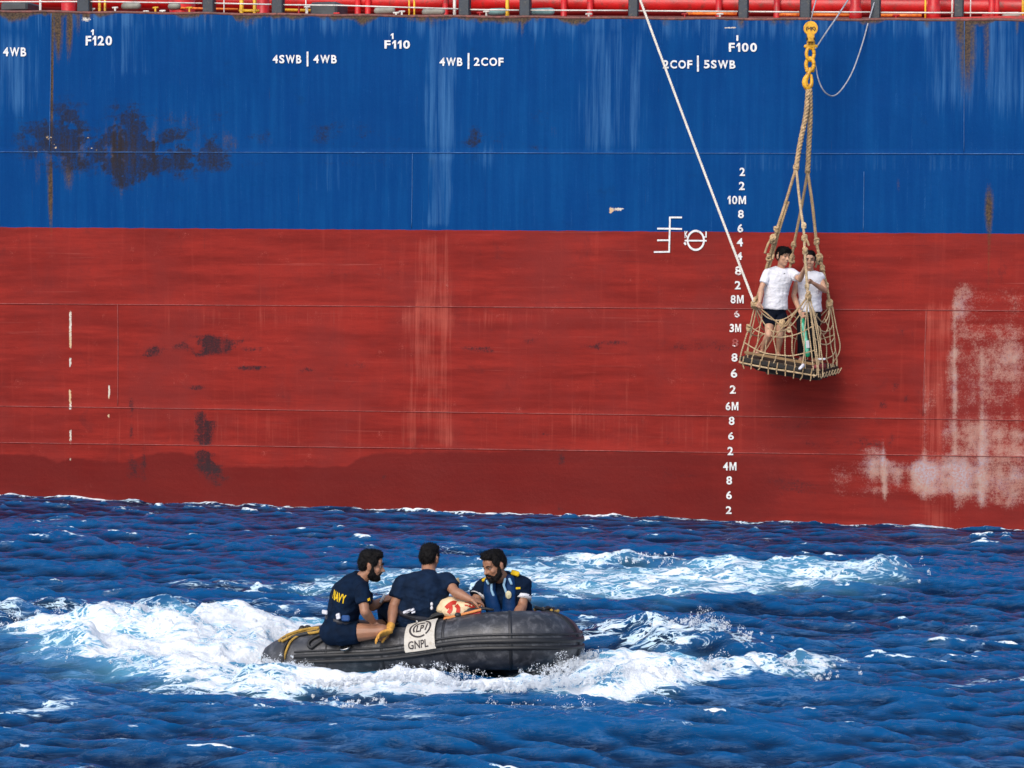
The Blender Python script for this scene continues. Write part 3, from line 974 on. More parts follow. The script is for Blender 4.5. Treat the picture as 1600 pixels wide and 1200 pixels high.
weld_m = mat('weld_red', (0.30, 0.075, 0.06), 0.6, 0.35, 9, dirt=(0.25, 0.02, 0.018), dirt_amt=0.9)
weld_b = mat('weld_blue', (0.03, 0.12, 0.30), 0.55, 0.3, 9, dirt=(0.006, 0.055, 0.22), dirt_amt=0.9)
for k in (1, 2, 3, 4):
    mb = MB()
    pts = [HP(u, float(SEAMS[k](u)) - 0.004, 0.004) for u in np.arange(-14, 14, 0.12)]
    tube(mb, pts, [0.005 + 0.003 * random.random() for _ in pts], 6)
    mb.build('weld_seam', weld_b if k == 1 else weld_m, ship)
for x0, y0, x1, y1, mt in [(80, 21, 78, 236, weld_b), (1507, 33, 1506, 238, weld_b), (645, 240, 643, 356, weld_b), (1350, 268, 1349, 360, weld_b), (1447, 486, 1442, 650, weld_m), (184, 476, 184, 634, weld_m)]:
    (ua, zA), (ub, zB) = on_hull(x0, y0), on_hull(x1, y1)
    mb = MB()
    tube(mb, [HP(ua + (ub - ua) * i / 12, zA + (zB - zA) * i / 12, 0.001) for i in range(13)], 0.006, 6)
    mb.build('weld_seam', mt, ship)

# body of the ship behind the plates
core = MB()
zt = 6.7
for c0 in (0,):
    cx = HO - HN * 9.1 + Vector((0, 0, (zt - 3) / 2))
    core.box(cx, HU * 70, HN * 9.0, Vector((0, 0, (zt + 3) / 2)))
core.build('hull_core', mat('primer_red', (0.22, 0.03, 0.025), 0.7), ship, False)

# ---- gunwale bar, deck, pipes, stanchions: all fixed to the ship
deck_red = mat('deck_red', (0.50, 0.009, 0.009), 0.42, 0.3, 3, bump=0.003, bscale=30, dirt=(0.20, 0.03, 0.02), dirt_amt=0.35)
deck_dark = mat('deck_post', (0.022, 0.030, 0.042), 0.5, 0.35, 6, bump=0.003, dirt=(0.10, 0.08, 0.06), dirt_amt=0.15)
deck_yel = mat('deck_yellow', (0.75, 0.42, 0.015), 0.45, 0.25, 8, dirt=(0.35, 0.14, 0.03), dirt_amt=0.3)
deck_org = mat('deck_orange', (0.75, 0.20, 0.02), 0.45, 0.25, 8, dirt=(0.45, 0.05, 0.02), dirt_amt=0.4)
deck_wht = mat('deck_white', (0.72, 0.68, 0.62), 0.5, 0.15, 8, dirt=(0.45, 0.3, 0.2), dirt_amt=0.2)
deck_teal = mat('deck_teal', (0.14, 0.28, 0.28), 0.6, 0.3, 8)
deck_grey = mat('deck_grey', (0.26, 0.25, 0.21), 0.6, 0.3, 8)
mb = MB()
tube(mb, [HP(u, float(Z_TOP(u)) + 0.006 * math.sin(u * 5), -0.015) for u in np.arange(-14, 14, 0.2)], 0.022, 8)
mb.build('gunwale_bar', mat('gunwale', (0.20, 0.06, 0.045), 0.6, 0.4, 5, dirt=(0.06, 0.03, 0.02), dirt_amt=0.7), ship)
mb = MB()
d0 = float(Z_TOP(0.0))
mb.box(HO - HN * 8.0 + Vector((0, 0, d0 - 0.22)), HU * 60, HN * 7.9, Vector((0, 0, 0.06)))
mb.build('deck', deck_red, ship, False)
mb = MB()
mb.box(HO - HN * 7.2 + Vector((0, 0, d0 + 1.4)), HU * 60, HN * 0.1, Vector((0, 0, 1.6)))
mb.build('hatch_coaming', mat('coaming_shaded_red', (0.09, 0.005, 0.006), 0.5, 0.3, 3), ship, False)  # red darkened: shade in the gaps between the pipes is painted in


def deck_pt(px, py, back):
    """point over the deck seen at (px, py), back metres inboard of the ship's side"""
    d = ray(px, py)
    o = Vector((0, 0, CAM_H))
    t = ((HO - HN * back) - o).dot(HN) / d.dot(HN)
    return o + d * t


def deck_box(name, x0, x1, y0, y1, back, depth, m, bev=0.01):
    a, b = deck_pt(x0, y1, back), deck_pt(x1, y0, back)
    lo = d0 - 0.16
    zt = b.z
    zb = a.z if y1 < 34 else lo
    c = (a + b) / 2
    w = max((b - a).dot(HU), 0.02)
    mb = MB().box(Vector((c.x, c.y, (zt + zb) / 2)) - HN * depth / 2, HU * w / 2, HN * depth / 2, Vector((0, 0, (zt - zb) / 2)), bev)
    return mb.build(name, m, ship, False)


def deck_pipe(name, x0, x1, y0, y1, back, r, m):
    a, b = deck_pt(x0, y0, back), deck_pt(x1, y1, back)
    n = max(2, int((b - a).length / 0.5))
    mb = MB().limb([a + (b - a) * i / n for i in range(n + 1)], [r] * (n + 1), (False, False), 14)
    o = mb.build(name, m, ship)
    return o


deck_pipe('deck_pipe', -60, 720, -2, 4, 1.9, 0.125, deck_red)
deck_pipe('deck_pipe', 735, 1660, 3, 11, 1.9, 0.12, deck_red)
deck_pipe('deck_pipe', 520, 1660, 15, 21, 2.6, 0.07, mat('pipe_shaded_red', (0.14, 0.005, 0.005), 0.45, 0.3, 3))  # rear pipe's red darkened to paint the shade beneath the front pipe
deck_pipe('deck_pipe', -60, 520, 8, 14, 2.8, 0.10, MATS['pipe_shaded_red'])
for x0, x1, y0, y1 in ((1073, 1151, 21.2, 21.6), (1218, 1249, 22.8, 23), (1269, 1327, 23, 23.4), (1376, 1440, 23.8, 24)):
    deck_pipe('deck_pipe', x0, x1, y0, y1, 1.0, 0.022, deck_org)
deck_pipe('deck_pipe', 441, 486, 15.5, 16.5, 0.8, 0.022, deck_yel)
deck_pipe('deck_pipe', 265, 372, 12, 14.5, 1.1, 0.016, deck_org)
for x0, x1 in ((120, 139), (316, 333), (424, 441), (716, 733), (811, 828), (981, 997), (1153, 1169), (1249, 1267), (1360, 1376), (1490, 1506)):
    o = deck_box('stanchion', x0, x1, -60, 60, 0.12, 0.12, deck_dark, 0.012)
for x0, x1, y0, y1, back in ((0, 42, 2, 18, 0.5), (484, 526, 2, 40, 0.5)):
    deck_box('equipment_box', x0, x1, y0, y1 if y1 < 34 else 60, back, 0.5, mat('box_grey', (0.05, 0.055, 0.06), 0.55, 0.4, 6), 0.03)
for px in (555, 571, 692, 877, 918, 1119, 1210, 1546):
    a = deck_pt(px + 4, 0, 1.75)
    mb = MB()
    lo = Vector((a.x, a.y, d0 - 0.16))
    mb.limb([lo, lo + Vector((0, 0, 0.25)), Vector((a.x, a.y, a.z + 0.1))], [0.075, 0.05, 0.045], (False, False), 10)
    mb.build('pipe_support', deck_red, ship)
for x0, x1 in ((92, 122), (258, 312), (1327, 1347), (1448, 1470), (398, 424), (1554, 1562)):
    c = deck_pt((x0 + x1) / 2, 0, 1.3)
    r = (x1 - x0) / 2 / 108
    lo = Vector((c.x, c.y, d0 - 0.16))
    mb = MB().limb([lo, lo + Vector((0, 0, 0.28)), lo + Vector((0, 0, 0.32)), Vector((c.x, c.y, c.z + 0.5))], [r, r, r * 0.8, r * 0.8], (False, False), 16)
    mb.build('vent_post', deck_red, ship)
for x0, x1, m in ((153, 158, deck_yel), (162, 166, deck_yel), (374, 381, deck_yel), (395, 401, deck_yel), (638, 641, deck_yel), (646, 649, deck_yel), (790, 796, deck_yel), (1445, 1448, deck_yel), (1597, 1601, deck_yel),
                  (61, 65, deck_wht), (708, 713, deck_wht), (1487, 1490, deck_wht), (477, 479, deck_wht), (349, 351, deck_wht), (1516, 1518, deck_wht)):
    c = deck_pt((x0 + x1) / 2, -30, 0.3)
    r = (x1 - x0) / 2 / 110
    mb = MB().limb([Vector((c.x, c.y, d0 - 0.3)), c], [r, r], (False, False), 8)
    mb.build('rail_post', m, ship)
deck_pipe('ladder_step', 374, 405, 16.5, 17, 0.3, 0.022, deck_yel)
for pts in ([(-40, 3, ), (140, 2.5), (316, 5)], [(335, 5), (424, 7)], [(441, 7.5), (530, 8.5), (716, 14)], [(733, 15), (811, 16)], [(828, 16), (981, 16.5)], [(997, 17), (1153, 18)], [(1169, 18.2), (1249, 18.8)], [(1267, 18.8), (1360, 19)], [(1376, 19.6), (1490, 20)], [(1506, 20), (1660, 21)]):
    P = [deck_pt(a, b, 0.18) for a, b in pts]
    mb = MB()
    tube(mb, P, 0.011, 8)
    mb.build('guard_wire', deck_wht, ship)
for x0, x1, y0, m in ((828, 861, 19, deck_teal), (768, 786, 19, deck_teal), (195, 215, 10, deck_grey), (590, 612, 17, deck_grey), (665, 690, 19, deck_grey), (268, 277, 10, deck_grey), (1572, 1590, 25, deck_grey)):
    a = deck_pt(x0, y0, 0.6)
    b = deck_pt(x1, y0, 0.6)
    c = (a + b) / 2
    w = (b - a).length / 2
    mb = MB().limb([Vector((c.x, c.y, a.z)) - HU * w, Vector((c.x, c.y, a.z)) + HU * w], [0.055, 0.055], (True, True), 10)
    mb.build('pipe_fitting', m, ship)
for px, py in ((144, 14), (228, 18), (243, 12), (254, 17), (619, 20), (628, 18), (526, 21), (467, 8), (480, 11), (1070, 22), (1125, 22), (1400, 24), (750, 20), (760, 18), (920, 22), (1540, 24), (180, 12), (296, 12)):
    c = deck_pt(px, py, 0.25)
    m = random.choice([deck_wht, deck_red, deck_yel, deck_wht])
    mb = MB().limb([Vector((c.x, c.y, d0 - 0.2)), Vector((c.x, c.y, c.z))], [0.018, 0.015], (False, True), 7)
    mb.limb([c - HU * 0.035, c + HU * 0.035], [0.016, 0.016], (True, True), 7)
    mb.build('deck_valve', m, ship)

# ---- lettering on the hull
def letter_mat(name, worn):
    t = NT(name)
    v = t.coord((1, 1, 1))
    n = t.math('ADD', t.math('MULTIPLY', t.noise(v, 30, 5, 0.65), 0.6), t.math('MULTIPLY', t.noise(v, 6, 3, 0.6), 0.4))
    f = t.ramp(n, worn - 0.04, worn + 0.05)
    t.base(t.mix(f, (0.30, 0.035, 0.028), (0.78, 0.76, 0.73)))
    t.rough(0.6)
    return t.m


L_NEW = mat('mark_white', (0.74, 0.73, 0.72), 0.6, 0.12, 10, dirt=(0.42, 0.40, 0.40), dirt_amt=0.45)
L_WORN = letter_mat('mark_worn', 0.42)
L_GONE = letter_mat('mark_faded', 0.53)


M_SHAPE = ([(0, 0), (0, 1), (0.27, 1), (0.5, 0.38), (0.73, 1), (1, 1), (1, 0), (0.80, 0), (0.80, 0.68), (0.57, 0.05), (0.43, 0.05), (0.20, 0.68), (0.20, 0)],
           [(0, 1, 11, 12), (1, 2, 11), (11, 2, 3, 10), (10, 3, 9), (9, 3, 4, 8), (8, 4, 5), (8, 5, 6, 7)])


ONE_SHAPE = ([(0.45, 0), (0.45, 0.70), (0.0, 0.52), (0.0, 0.74), (0.52, 1), (1, 1), (1, 0)], [(0, 1, 5, 6), (1, 4, 5), (1, 2, 3, 4)])
WIDTH = {'1': 0.26, 'M': 0.62, 'W': 0.80, 'F': 0.40, 'B': 0.46, 'S': 0.44, 'C': 0.54, 'O': 0.60}


def hull_text(name, txt, x0, x1, y0, y1, m=L_NEW, bold=0.03):
    mb = MB()
    ws = [WIDTH.get(c, 0.46) for c in txt]
    tot = sum(ws) + 0.11 * (len(txt) - 1)
    at = 0.0
    for c, w in zip(txt, ws):
        vs, fs = {'M': M_SHAPE, '1': ONE_SHAPE}.get(c) or glyphs(c, bold)
        out = []
        for a, b in vs:
            x = x0 + (x1 - x0) * (at + w * a) / tot
            u, z = on_hull(x, y1 + (y0 - y1) * b + (x - x0) * 0.006)
            out.append(HP(u, z, 0.011))
        mb.add(out, fs)
        at += w + 0.11
    return mb.build(name, m, ship, False)


def hull_bar(name, x0, y0, x1, y1, w, m=L_NEW):
    (ua, za), (ub, zb) = on_hull(x0, y0), on_hull(x1, y1)
    d = Vector((ub - ua, zb - za))
    L = d.length
    n = Vector((-d.y, d.x)) / L * (w / 110 / 2)
    k = max(1, int(L / 0.1))
    vs, fs = [], []
    for i in range(k + 1):
        u, z = ua + d.x * i / k, za + d.y * i / k
        vs += [HP(u + n.x, z + n.y, 0.0125), HP(u - n.x, z - n.y, 0.0125)]
    for i in range(k):
        fs.append((2 * i, 2 * i + 1, 2 * i + 3, 2 * i + 2))
    return MB().add(vs, fs).build(name, m, ship, False)


for a in [('4WB', 6, 41, 74, 88), ('F120', 134, 176, 56, 71), ('4SWB', 427, 472, 86, 99), ('4WB', 491, 527, 86, 99), ('F110', 601, 641, 63, 76), ('4WB', 687, 723, 90, 103), ('2COF', 741, 787, 90, 103),
          ('2COF', 1036, 1082, 94, 107), ('5SWB', 1100, 1149, 94, 107), ('F100', 1139, 1183, 67, 81), ('1', 142.5, 147, 46, 55), ('1', 610.5, 615, 52, 61)]:
    hull_text('tank_marking', *a)
for x, y0, y1 in ((481.8, 81, 104), (732.6, 83, 108), (1090.8, 87, 112), (1152.3, 55, 64)):
    hull_bar('frame_tick', x, y0, x, y1, 3.0)
for txt, x0, x1, y0, y1, m in [('2', 1156, 1164.5, 262, 275, L_NEW), ('2', 1155, 1164, 284, 297, L_NEW), ('10M', 1137, 1166, 306, 319, L_NEW), ('8', 1153.5, 1162.5, 328, 341, L_NEW), ('6', 1152.5, 1161.5, 350, 363, L_NEW),
                               ('4', 1151, 1161, 372, 385, L_NEW), ('4', 1150, 1160, 394, 406, L_NEW), ('8', 1148.5, 1158.5, 416, 430, L_WORN), ('2', 1148, 1157.5, 439, 452, L_NEW), ('8M', 1141.5, 1162, 461, 474, L_NEW),
                               ('6', 1147, 1156, 484, 496, L_GONE), ('3M', 1140, 1158, 506, 519, L_WORN), ('8', 1144, 1153.5, 529, 542, L_GONE), ('8', 1143, 1152.5, 552, 565, L_NEW), ('6', 1142, 1152, 576, 590, L_NEW),
                               ('2', 1140.5, 1150, 602, 615, L_WORN), ('6M', 1134, 1154, 628, 641, L_NEW), ('8', 1139, 1148, 651, 664, L_NEW), ('6', 1138, 1147, 675, 687, L_NEW), ('2', 1137, 1146, 698, 711, L_NEW),
                               ('4M', 1130, 1151, 722, 735, L_NEW), ('8', 1135, 1144, 744, 757, L_NEW), ('6', 1134.5, 1143.5, 767, 780, L_NEW), ('2', 1134, 1143, 791, 803, L_NEW)]:
    hull_text('draft_mark', txt, x0, x1, y0, y1, m, 0.025)
for a in [(1047, 338.5, 1045.6, 394.8), (1048.2, 339.8, 1066, 339.8), (1027, 357.2, 1045.2, 357.3), (1047.8, 357.3, 1066, 357.8), (1027, 375.4, 1045, 375.4), (1022, 393.8, 1044.4, 393.4)]:
    hull_bar('load_line', *a, 2.6)
(uc, zc) = on_hull(1087.5, 375.6)
vs, fs = [], []
for i in range(40):
    a = 2 * math.pi * i / 40
    for r in (0.102, 0.128):
        vs.append(HP(uc + r * math.cos(a), zc + r * 1.14 * math.sin(a), 0.012))
for i in range(40):
    j = (i + 1) % 40
    fs.append((2 * i, 2 * i + 1, 2 * j + 1, 2 * j))
MB().add(vs, fs).build('load_line_ring', L_NEW, ship, False)
hull_bar('load_line', 1070, 376, 1104.5, 376.2, 2.4)
hull_text('load_line_letter', 'K', 1070, 1075.5, 361, 372, L_NEW)
hull_bar('load_line', 1103.8, 361.5, 1103.5, 371.5, 2.0)
hull_bar('load_line', 1099, 370.5, 1102.2, 370.5, 2.2)
hull_bar('load_line', 1069.5, 379, 1072, 382.5, 3.0)

# ================================================================== THE INFLATABLE BOAT
rubber = mat('boat_rubber', (0.032, 0.033, 0.039), 0.40, 0.35, 5, bump=0.0025, bscale=60, dirt=(0.11, 0.11, 0.12), dirt_amt=0.5)
rubber_d = mat('boat_rubstrake', (0.012, 0.012, 0.014), 0.5, 0.3, 8, bump=0.002)
rubber_s = mat('boat_seam', (0.018, 0.018, 0.021), 0.45, 0.3, 8)
rope_y = mat('yellow_line', (0.45, 0.27, 0.05), 0.7, 0.4, 40, bump=0.003, bscale=200)
rope_k = mat('black_line', (0.012, 0.012, 0.014), 0.6, 0.4, 40)
boat = root('inflatable_boat', (TC[len(TC) // 2].x - 1, TC[len(TC) // 2].y, 0), 'dark grey inflatable boat with white patch driving through foam', 'boat')

# frames along the tube: outward (horizontal) and up
T_FR = []
for i, p in enumerate(TC):
    t = (TC[min(i + 1, len(TC) - 1)] - TC[max(i - 1, 0)]).normalized()
    out = Vector((t.y, -t.x, 0)).normalized()
    up = out.cross(t).normalized()
    if up.z < 0:
        up = -up
    T_FR.append((p, t, out, up, TR[i]))
CUM = [0.0]
for i in range(1, len(TC)):
    CUM.append(CUM[-1] + (TC[i] - TC[i - 1]).length)


def tube_pt(s, th, off=0.0):
    """point on the tube: s metres from the near stern tip, th degrees up from the outer side"""
    s = min(max(s, 0), CUM[-1] - 1e-4)
    i = int(np.searchsorted(CUM, s, 'right')) - 1
    i = min(max(i, 0), len(CUM) - 2)
    f = (s - CUM[i]) / (CUM[i + 1] - CUM[i])
    a, b = T_FR[i], T_FR[i + 1]
    c = a[0].lerp(b[0], f)
    o = a[2].lerp(b[2], f).normalized()
    u = a[3].lerp(b[3], f).normalized()
    r = a[4] * (1 - f) + b[4] * f + off
    return c + (o * math.cos(R(th)) + u * math.sin(R(th))) * r


def s_at(px, near=True):
    """length along the tube where its centreline is seen at px"""
    X, _ = project(TC_NP)
    half = int(np.argmax(X))
    rng = range(0, half) if near else range(half, len(X))
    k = min(rng, key=lambda i: abs(X[i] - px))
    return CUM[k]


mb = MB()
mb.loft([(p, o * r, u * r) for p, t, o, u, r in T_FR], 28)
hull_tube = mb.build('buoyancy_tube', rubber, boat)


def tube_strip(name, s0, s1, thf, wid, off, m, n=60, prof=None, parent=hull_tube):
    """raised strip along the tube; thf(s) gives the angle of its middle, wid degrees across"""
    vs, fs = [], []
    prof = prof or [(-1, 0.0), (-0.8, 1.0), (0.8, 1.0), (1, 0.0)]
    q = len(prof)
    for i in range(n + 1):
        s = s0 + (s1 - s0) * i / n
        for a, h in prof:
            vs.append(tube_pt(s, thf(s) + a * wid, -0.003 + (off + 0.003) * h))
    for i in range(n):
        for k in range(q - 1):
            fs.append((i * q + k, i * q + k + 1, (i + 1) * q + k + 1, (i + 1) * q + k))
    return MB().add(vs, fs).build(name, m, parent)


def tube_ring(name, s, wid, off, m, parent=hull_tube, lean=0.0):
    vs, fs = [], []
    n = 36
    prof = [(-1, -0.003), (-0.8, off), (0.8, off), (1, -0.003)]
    for i in range(n):
        th = 360 * i / n
        for a, h in prof:
            vs.append(tube_pt(s + a * wid + lean * math.sin(R(th)), th, h))
    for i in range(n):
        j = (i + 1) % n
        for k in range(3):
            fs.append((i * 4 + k, i * 4 + k + 1, j * 4 + k + 1, j * 4 + k))
    return MB().add(vs, fs).build(name, m, parent)


S_END = CUM[-1]
for a, w, m in ((8, 5.5, rubber_d), (-6, 4.0, rubber_d), (20, 2.2, rubber_s)):
    tube_strip('rubbing_strake', s_at(470), S_END - 0.25, lambda s, a=a: a, w, 0.016, m, 120)
for px in (448, 452.5):
    pass
for px, w, off, m in ((456, 0.012, 0.008, rubber_s), (520, 0.01, 0.004, rubber_s), (612, 0.012, 0.004, rubber_s), (708, 0.012, 0.005, rubber_s), (800, 0.012, 0.004, rubber_s)):
    tube_ring('seam_tape', s_at(px), w, off, m)
sb = s_at(858) + 0.05
tube_ring('seam_tape', sb, 0.030, 0.012, rubber_d, lean=-0.10)
tube_ring('seam_tape', sb + 0.55, 0.02, 0.006, rubber_s)
# floor, transom, keel
k0, k1 = T_FR[6][0], T_FR[-7][0]
mb = MB()
fl = []
half = len(TC) // 2
vs, fs = [], []
idx = list(range(12, half - 14, 6))
for i in idx:
    a = T_FR[i][0]
    b = T_FR[len(TC) - 1 - int(i * (len(TC) - 1 - half) / half)][0]
    for k in range(5):
        p = a.lerp(b, k / 4)
        vs.append(Vector((p.x, p.y, p.z - 0.10 - 0.05 * math.sin(math.pi * k / 4))))
n5 = len(vs) // 5
for i in range(n5 - 1):
    for k in range(4):
        fs.append((i * 5 + k, (i + 1) * 5 + k, (i + 1) * 5 + k + 1, i * 5 + k + 1))
mb.add(vs, fs)
mb.build('floor', mat('boat_floor', (0.06, 0.06, 0.065), 0.6), boat)
a, b = TC[16], TC[-14]
c = (a + b) / 2
mb = MB().box(c + Vector((0, 0, 0.02)), (b - a) / 2, (b - a).cross(Vector((0, 0, 1))).normalized() * 0.025, Vector((0, 0, 0.16)), 0.008)
mb.build('transom', mat('boat_transom', (0.10, 0.085, 0.06), 0.6), boat, False)

# the white patch with its emblem, lying on the tube
s0, s1 = s_at(650), s_at(696)
patch_m = mat('patch_canvas', (0.56, 0.52, 0.46), 0.7, 0.12, 12, bump=0.002, bscale=90, dirt=(0.45, 0.40, 0.33), dirt_amt=0.35)
ink = mat('patch_ink', (0.035, 0.028, 0.030), 0.7, 0.3, 30)
P_LO, P_HI = 3.0, 76.0


def patch_map(a, b, off):
    return tube_pt(s0 + (s1 - s0) * a, P_LO + (P_HI - P_LO) * b, off)


vs, fs = [], []
for i in range(17):
    for k in range(17):
        vs.append(patch_map(i / 16 + (0.02 if k == 0 else 0), k / 16, 0.020))
for i in range(16):
    for k in range(16):
        fs.append((i * 17 + k, (i + 1) * 17 + k, (i + 1) * 17 + k + 1, i * 17 + k + 1))
patch = MB().add(vs, fs).build('name_patch', patch_m, hull_tube)


def on_patch(name, pts2, faces, off=0.023):
    MB().add([patch_map(a, b, off) for a, b in pts2], faces).build(name, ink, hull_tube, False)


gv, gf = glyphs('GNPL', 0.02)
on_patch('patch_lettering', [(0.13 + 0.66 * a, 0.07 + 0.22 * b) for a, b in gv], gf)


def arc(cx, cy, rx, ry, a0, a1, w, n=28):
    vs, fs = [], []
    for i in range(n + 1):
        a = R(a0 + (a1 - a0) * i / n)
        for k in (1 - w, 1.0):
            vs.append((cx + rx * k * math.cos(a), cy + ry * k * math.sin(a)))
    for i in range(n):
        fs.append((2 * i, 2 * i + 1, 2 * i + 3, 2 * i + 2))
    return vs, fs


on_patch('patch_emblem', *arc(0.50, 0.66, 0.37, 0.30, 120, 300, 0.16))
on_patch('patch_emblem', *arc(0.50, 0.66, 0.37, 0.30, -52, 70, 0.16))
on_patch('patch_emblem', *arc(0.50, 0.66, 0.25, 0.22, 60, 215, 0.20))
gv, gf = glyphs('LP', 0.03)
on_patch('patch_emblem', [(0.36 + 0.26 * a, 0.53 + 0.24 * b) for a, b in gv], gf)
on_patch('patch_emblem', [(0.66, 0.56), (0.71, 0.56), (0.74, 0.80), (0.69, 0.80)], [(0, 1, 2, 3)])

# lines, handles and fittings of the boat
def tube_path(pts, off):
    return [tube_pt(s_at(px), th, off + (e[0] if e else 0)) for px, th, *e in pts]


mb = MB()
rope(mb, tube_path([(452, -30), (455, 0), (458, 30), (464, 55), (476, 75), (492, 88)], 0.012), 0.010, 0.05)
mb.build('lashing_line', rope_y, boat)
mb = MB()
tube(mb, spline(tube_path([(452, -32), (453, -2), (456, 28), (460, 52)], 0.017), 0.02), 0.010)
mb.build('lashing_line', rope_k, boat)
mb = MB()
rope(mb, tube_path([(447, 55), (450, 66), (462, 84), (480, 92), (498, 88), (503, 78), (494, 72), (476, 76), (458, 64), (449, 52)], 0.018), 0.013, 0.05)
rope(mb, tube_path([(455, 66), (470, 84), (488, 96), (500, 96)], 0.035), 0.013, 0.05)
mb.build('mooring_line', rope_y, boat)
mb = MB()
tube(mb, spline(tube_path([(450, 60), (470, 70), (490, 76), (504, 84)], 0.012), 0.02), 0.018, 8)
mb.build('line_cleat', rope_k, boat)
mb = MB()
tube(mb, spline(tube_path([(540, 82), (520, 72), (505, 58), (497, 44), (494, 32), (499, 27), (508, 34), (522, 52), (540, 66), (562, 78)], 0.014), 0.02), 0.0145, 8)
mb.build('carry_strap', rope_k, boat)
# stern grab handle
c = J(470, 988, 18.95)
mb = MB().limb([c + Vector((0, 0, -0.06)), c, c + Vector((0.01, 0, 0.03))], [0.025, 0.03, 0.028], (True, True), 10)
tube(mb, spline([c + Vector((0.01, 0, 0.02)), c + Vector((0.05, 0, 0.05)), c + Vector((0.085, 0, 0.03)), c + Vector((0.095, 0, -0.05))], 0.015), 0.012, 8)
mb.build('grab_handle', rope_k, boat)
# ring patch
sr, tr = s_at(556), 26
mb = MB()
ringpts = [tube_pt(sr + 0.05 * math.cos(a), tr + 12 * math.sin(a), 0.014) for a in np.linspace(0, 2 * math.pi, 15)]
mb.add([tube_pt(sr, tr, 0.018)] + ringpts[:-1], [(0, i, i % 14 + 1) for i in range(1, 15)])
pd = mb.build('ring_patch', rubber_d, boat)
mb = MB()
tube(mb, spline([tube_pt(sr - 0.035, tr + 6, 0.02), tube_pt(sr - 0.03, tr - 8, 0.05), tube_pt(sr + 0.03, tr - 6, 0.05), tube_pt(sr + 0.04, tr + 8, 0.02)], 0.01), 0.009, 8)
mb.build('lifting_ring', mat('steel', (0.35, 0.35, 0.36), 0.3, 0.1, 10, metal=1.0), pd)
# grab line along the top of the near tube and round the bow
mb = MB()
tube(mb, spline(tube_path([(560, 80), (585, 84, 0.01), (612, 78), (640, 82, 0.02), (668, 84), (696, 86, 0.025), (722, 88), (752, 92, 0.02), (775, 96)], 0.014), 0.03), 0.011, 8)
mb.build('grab_line', rope_k, boat)
mb = MB()
tube(mb, spline(tube_path([(655, 96), (690, 96, 0.02), (720, 98, 0.02), (748, 100)], 0.02), 0.03), 0.022, 8)
mb.build('webbing_strap', rope_k, boat)
mb = MB()
rope(mb, [tube_pt(sb - 0.06 + 0.10 * i, 88 + 5 * math.sin(i * 1.7), 0.014 + 0.012 * (i % 2)) for i in range(9)], 0.013, 0.05)
mb.build('bow_line', rope_y, boat)
mb = MB()
tube(mb, spline([tube_pt(sb - 0.12 + 0.09 * i, 96 + 5 * math.sin(i * 2.1 + 1), 0.02 + 0.02 * (i % 2)) for i in range(10)], 0.02), 0.016, 8)
mb.build('bow_line', rope_k, boat)
for px in (585, 612, 668, 722):
    p = tube_pt(s_at(px), 80, 0.012)
    MB().ell(p, Vector((0.028, 0, 0)), Vector((0, 0.02, 0.01)), Vector((0, -0.008, 0.016))).build('line_loop', rubber_d, boat)
mb = MB()
tube(mb, spline([tube_pt(s_at(652), 88, 0.035), tube_pt(s_at(657), 80, 0.04), tube_pt(s_at(664), 72, 0.03)], 0.01), 0.006, 6)
mb.build('cable_tie', mat('tie_white', (0.6, 0.58, 0.56), 0.5), boat)
mb = MB()
tube(mb, spline([tube_pt(s_at(566), 86, 0.03), tube_pt(s_at(570), 76, 0.03), tube_pt(s_at(575), 66, 0.02)], 0.01), 0.006, 6)
mb.build('cable_tie', MATS['tie_white'], boat)

# ================================================================== PEOPLE
skin_br = mat('skin_brown', (0.33, 0.155, 0.088), 0.48, 0.14, 14, bump=0.001, bscale=120)
skin_lt = mat('skin_light', (0.50, 0.275, 0.175), 0.48, 0.12, 14, bump=0.001, bscale=120)
for s_ in (skin_br, skin_lt):
    s_.node_tree.nodes['Principled BSDF'].inputs['Subsurface Weight'].default_value = 0.08
    s_.node_tree.nodes['Principled BSDF'].inputs['Subsurface Radius'].default_value = (0.02, 0.008, 0.004)
hair_m = mat('hair_black', (0.006, 0.005, 0.005), 0.65, 0.5, 60, bump=0.006, bscale=140)
hair_m.node_tree.nodes['Principled BSDF'].inputs['Specular IOR Level'].default_value = 0.15
navy_m = mat('navy_cloth', (0.0034, 0.0105, 0.028), 0.85, 0.4, 9, bump=0.012, bscale=17)
navy2_m = mat('navy_cloth_faded', (0.0066, 0.016, 0.039), 0.85, 0.4, 9, bump=0.012, bscale=17)
shorts_m = mat('dark_shorts', (0.004, 0.007, 0.016), 0.8, 0.3, 9, bump=0.004, bscale=26)
black_cloth = mat('black_trousers', (0.007, 0.008, 0.012), 0.8, 0.3, 9, bump=0.004, bscale=26)
white_m = mat('white_cotton', (0.70, 0.69, 0.73), 0.8, 0.08, 9, bump=0.014, bscale=17)
gold_m = mat('gold_cloth', (0.72, 0.46, 0.02), 0.5, 0.2, 30)
eye_w = mat('eye_white', (0.30, 0.26, 0.24), 0.4, 0.05)
belt_m = mat('webbing_belt', (0.012, 0.012, 0.02), 0.5, 0.2, 20)


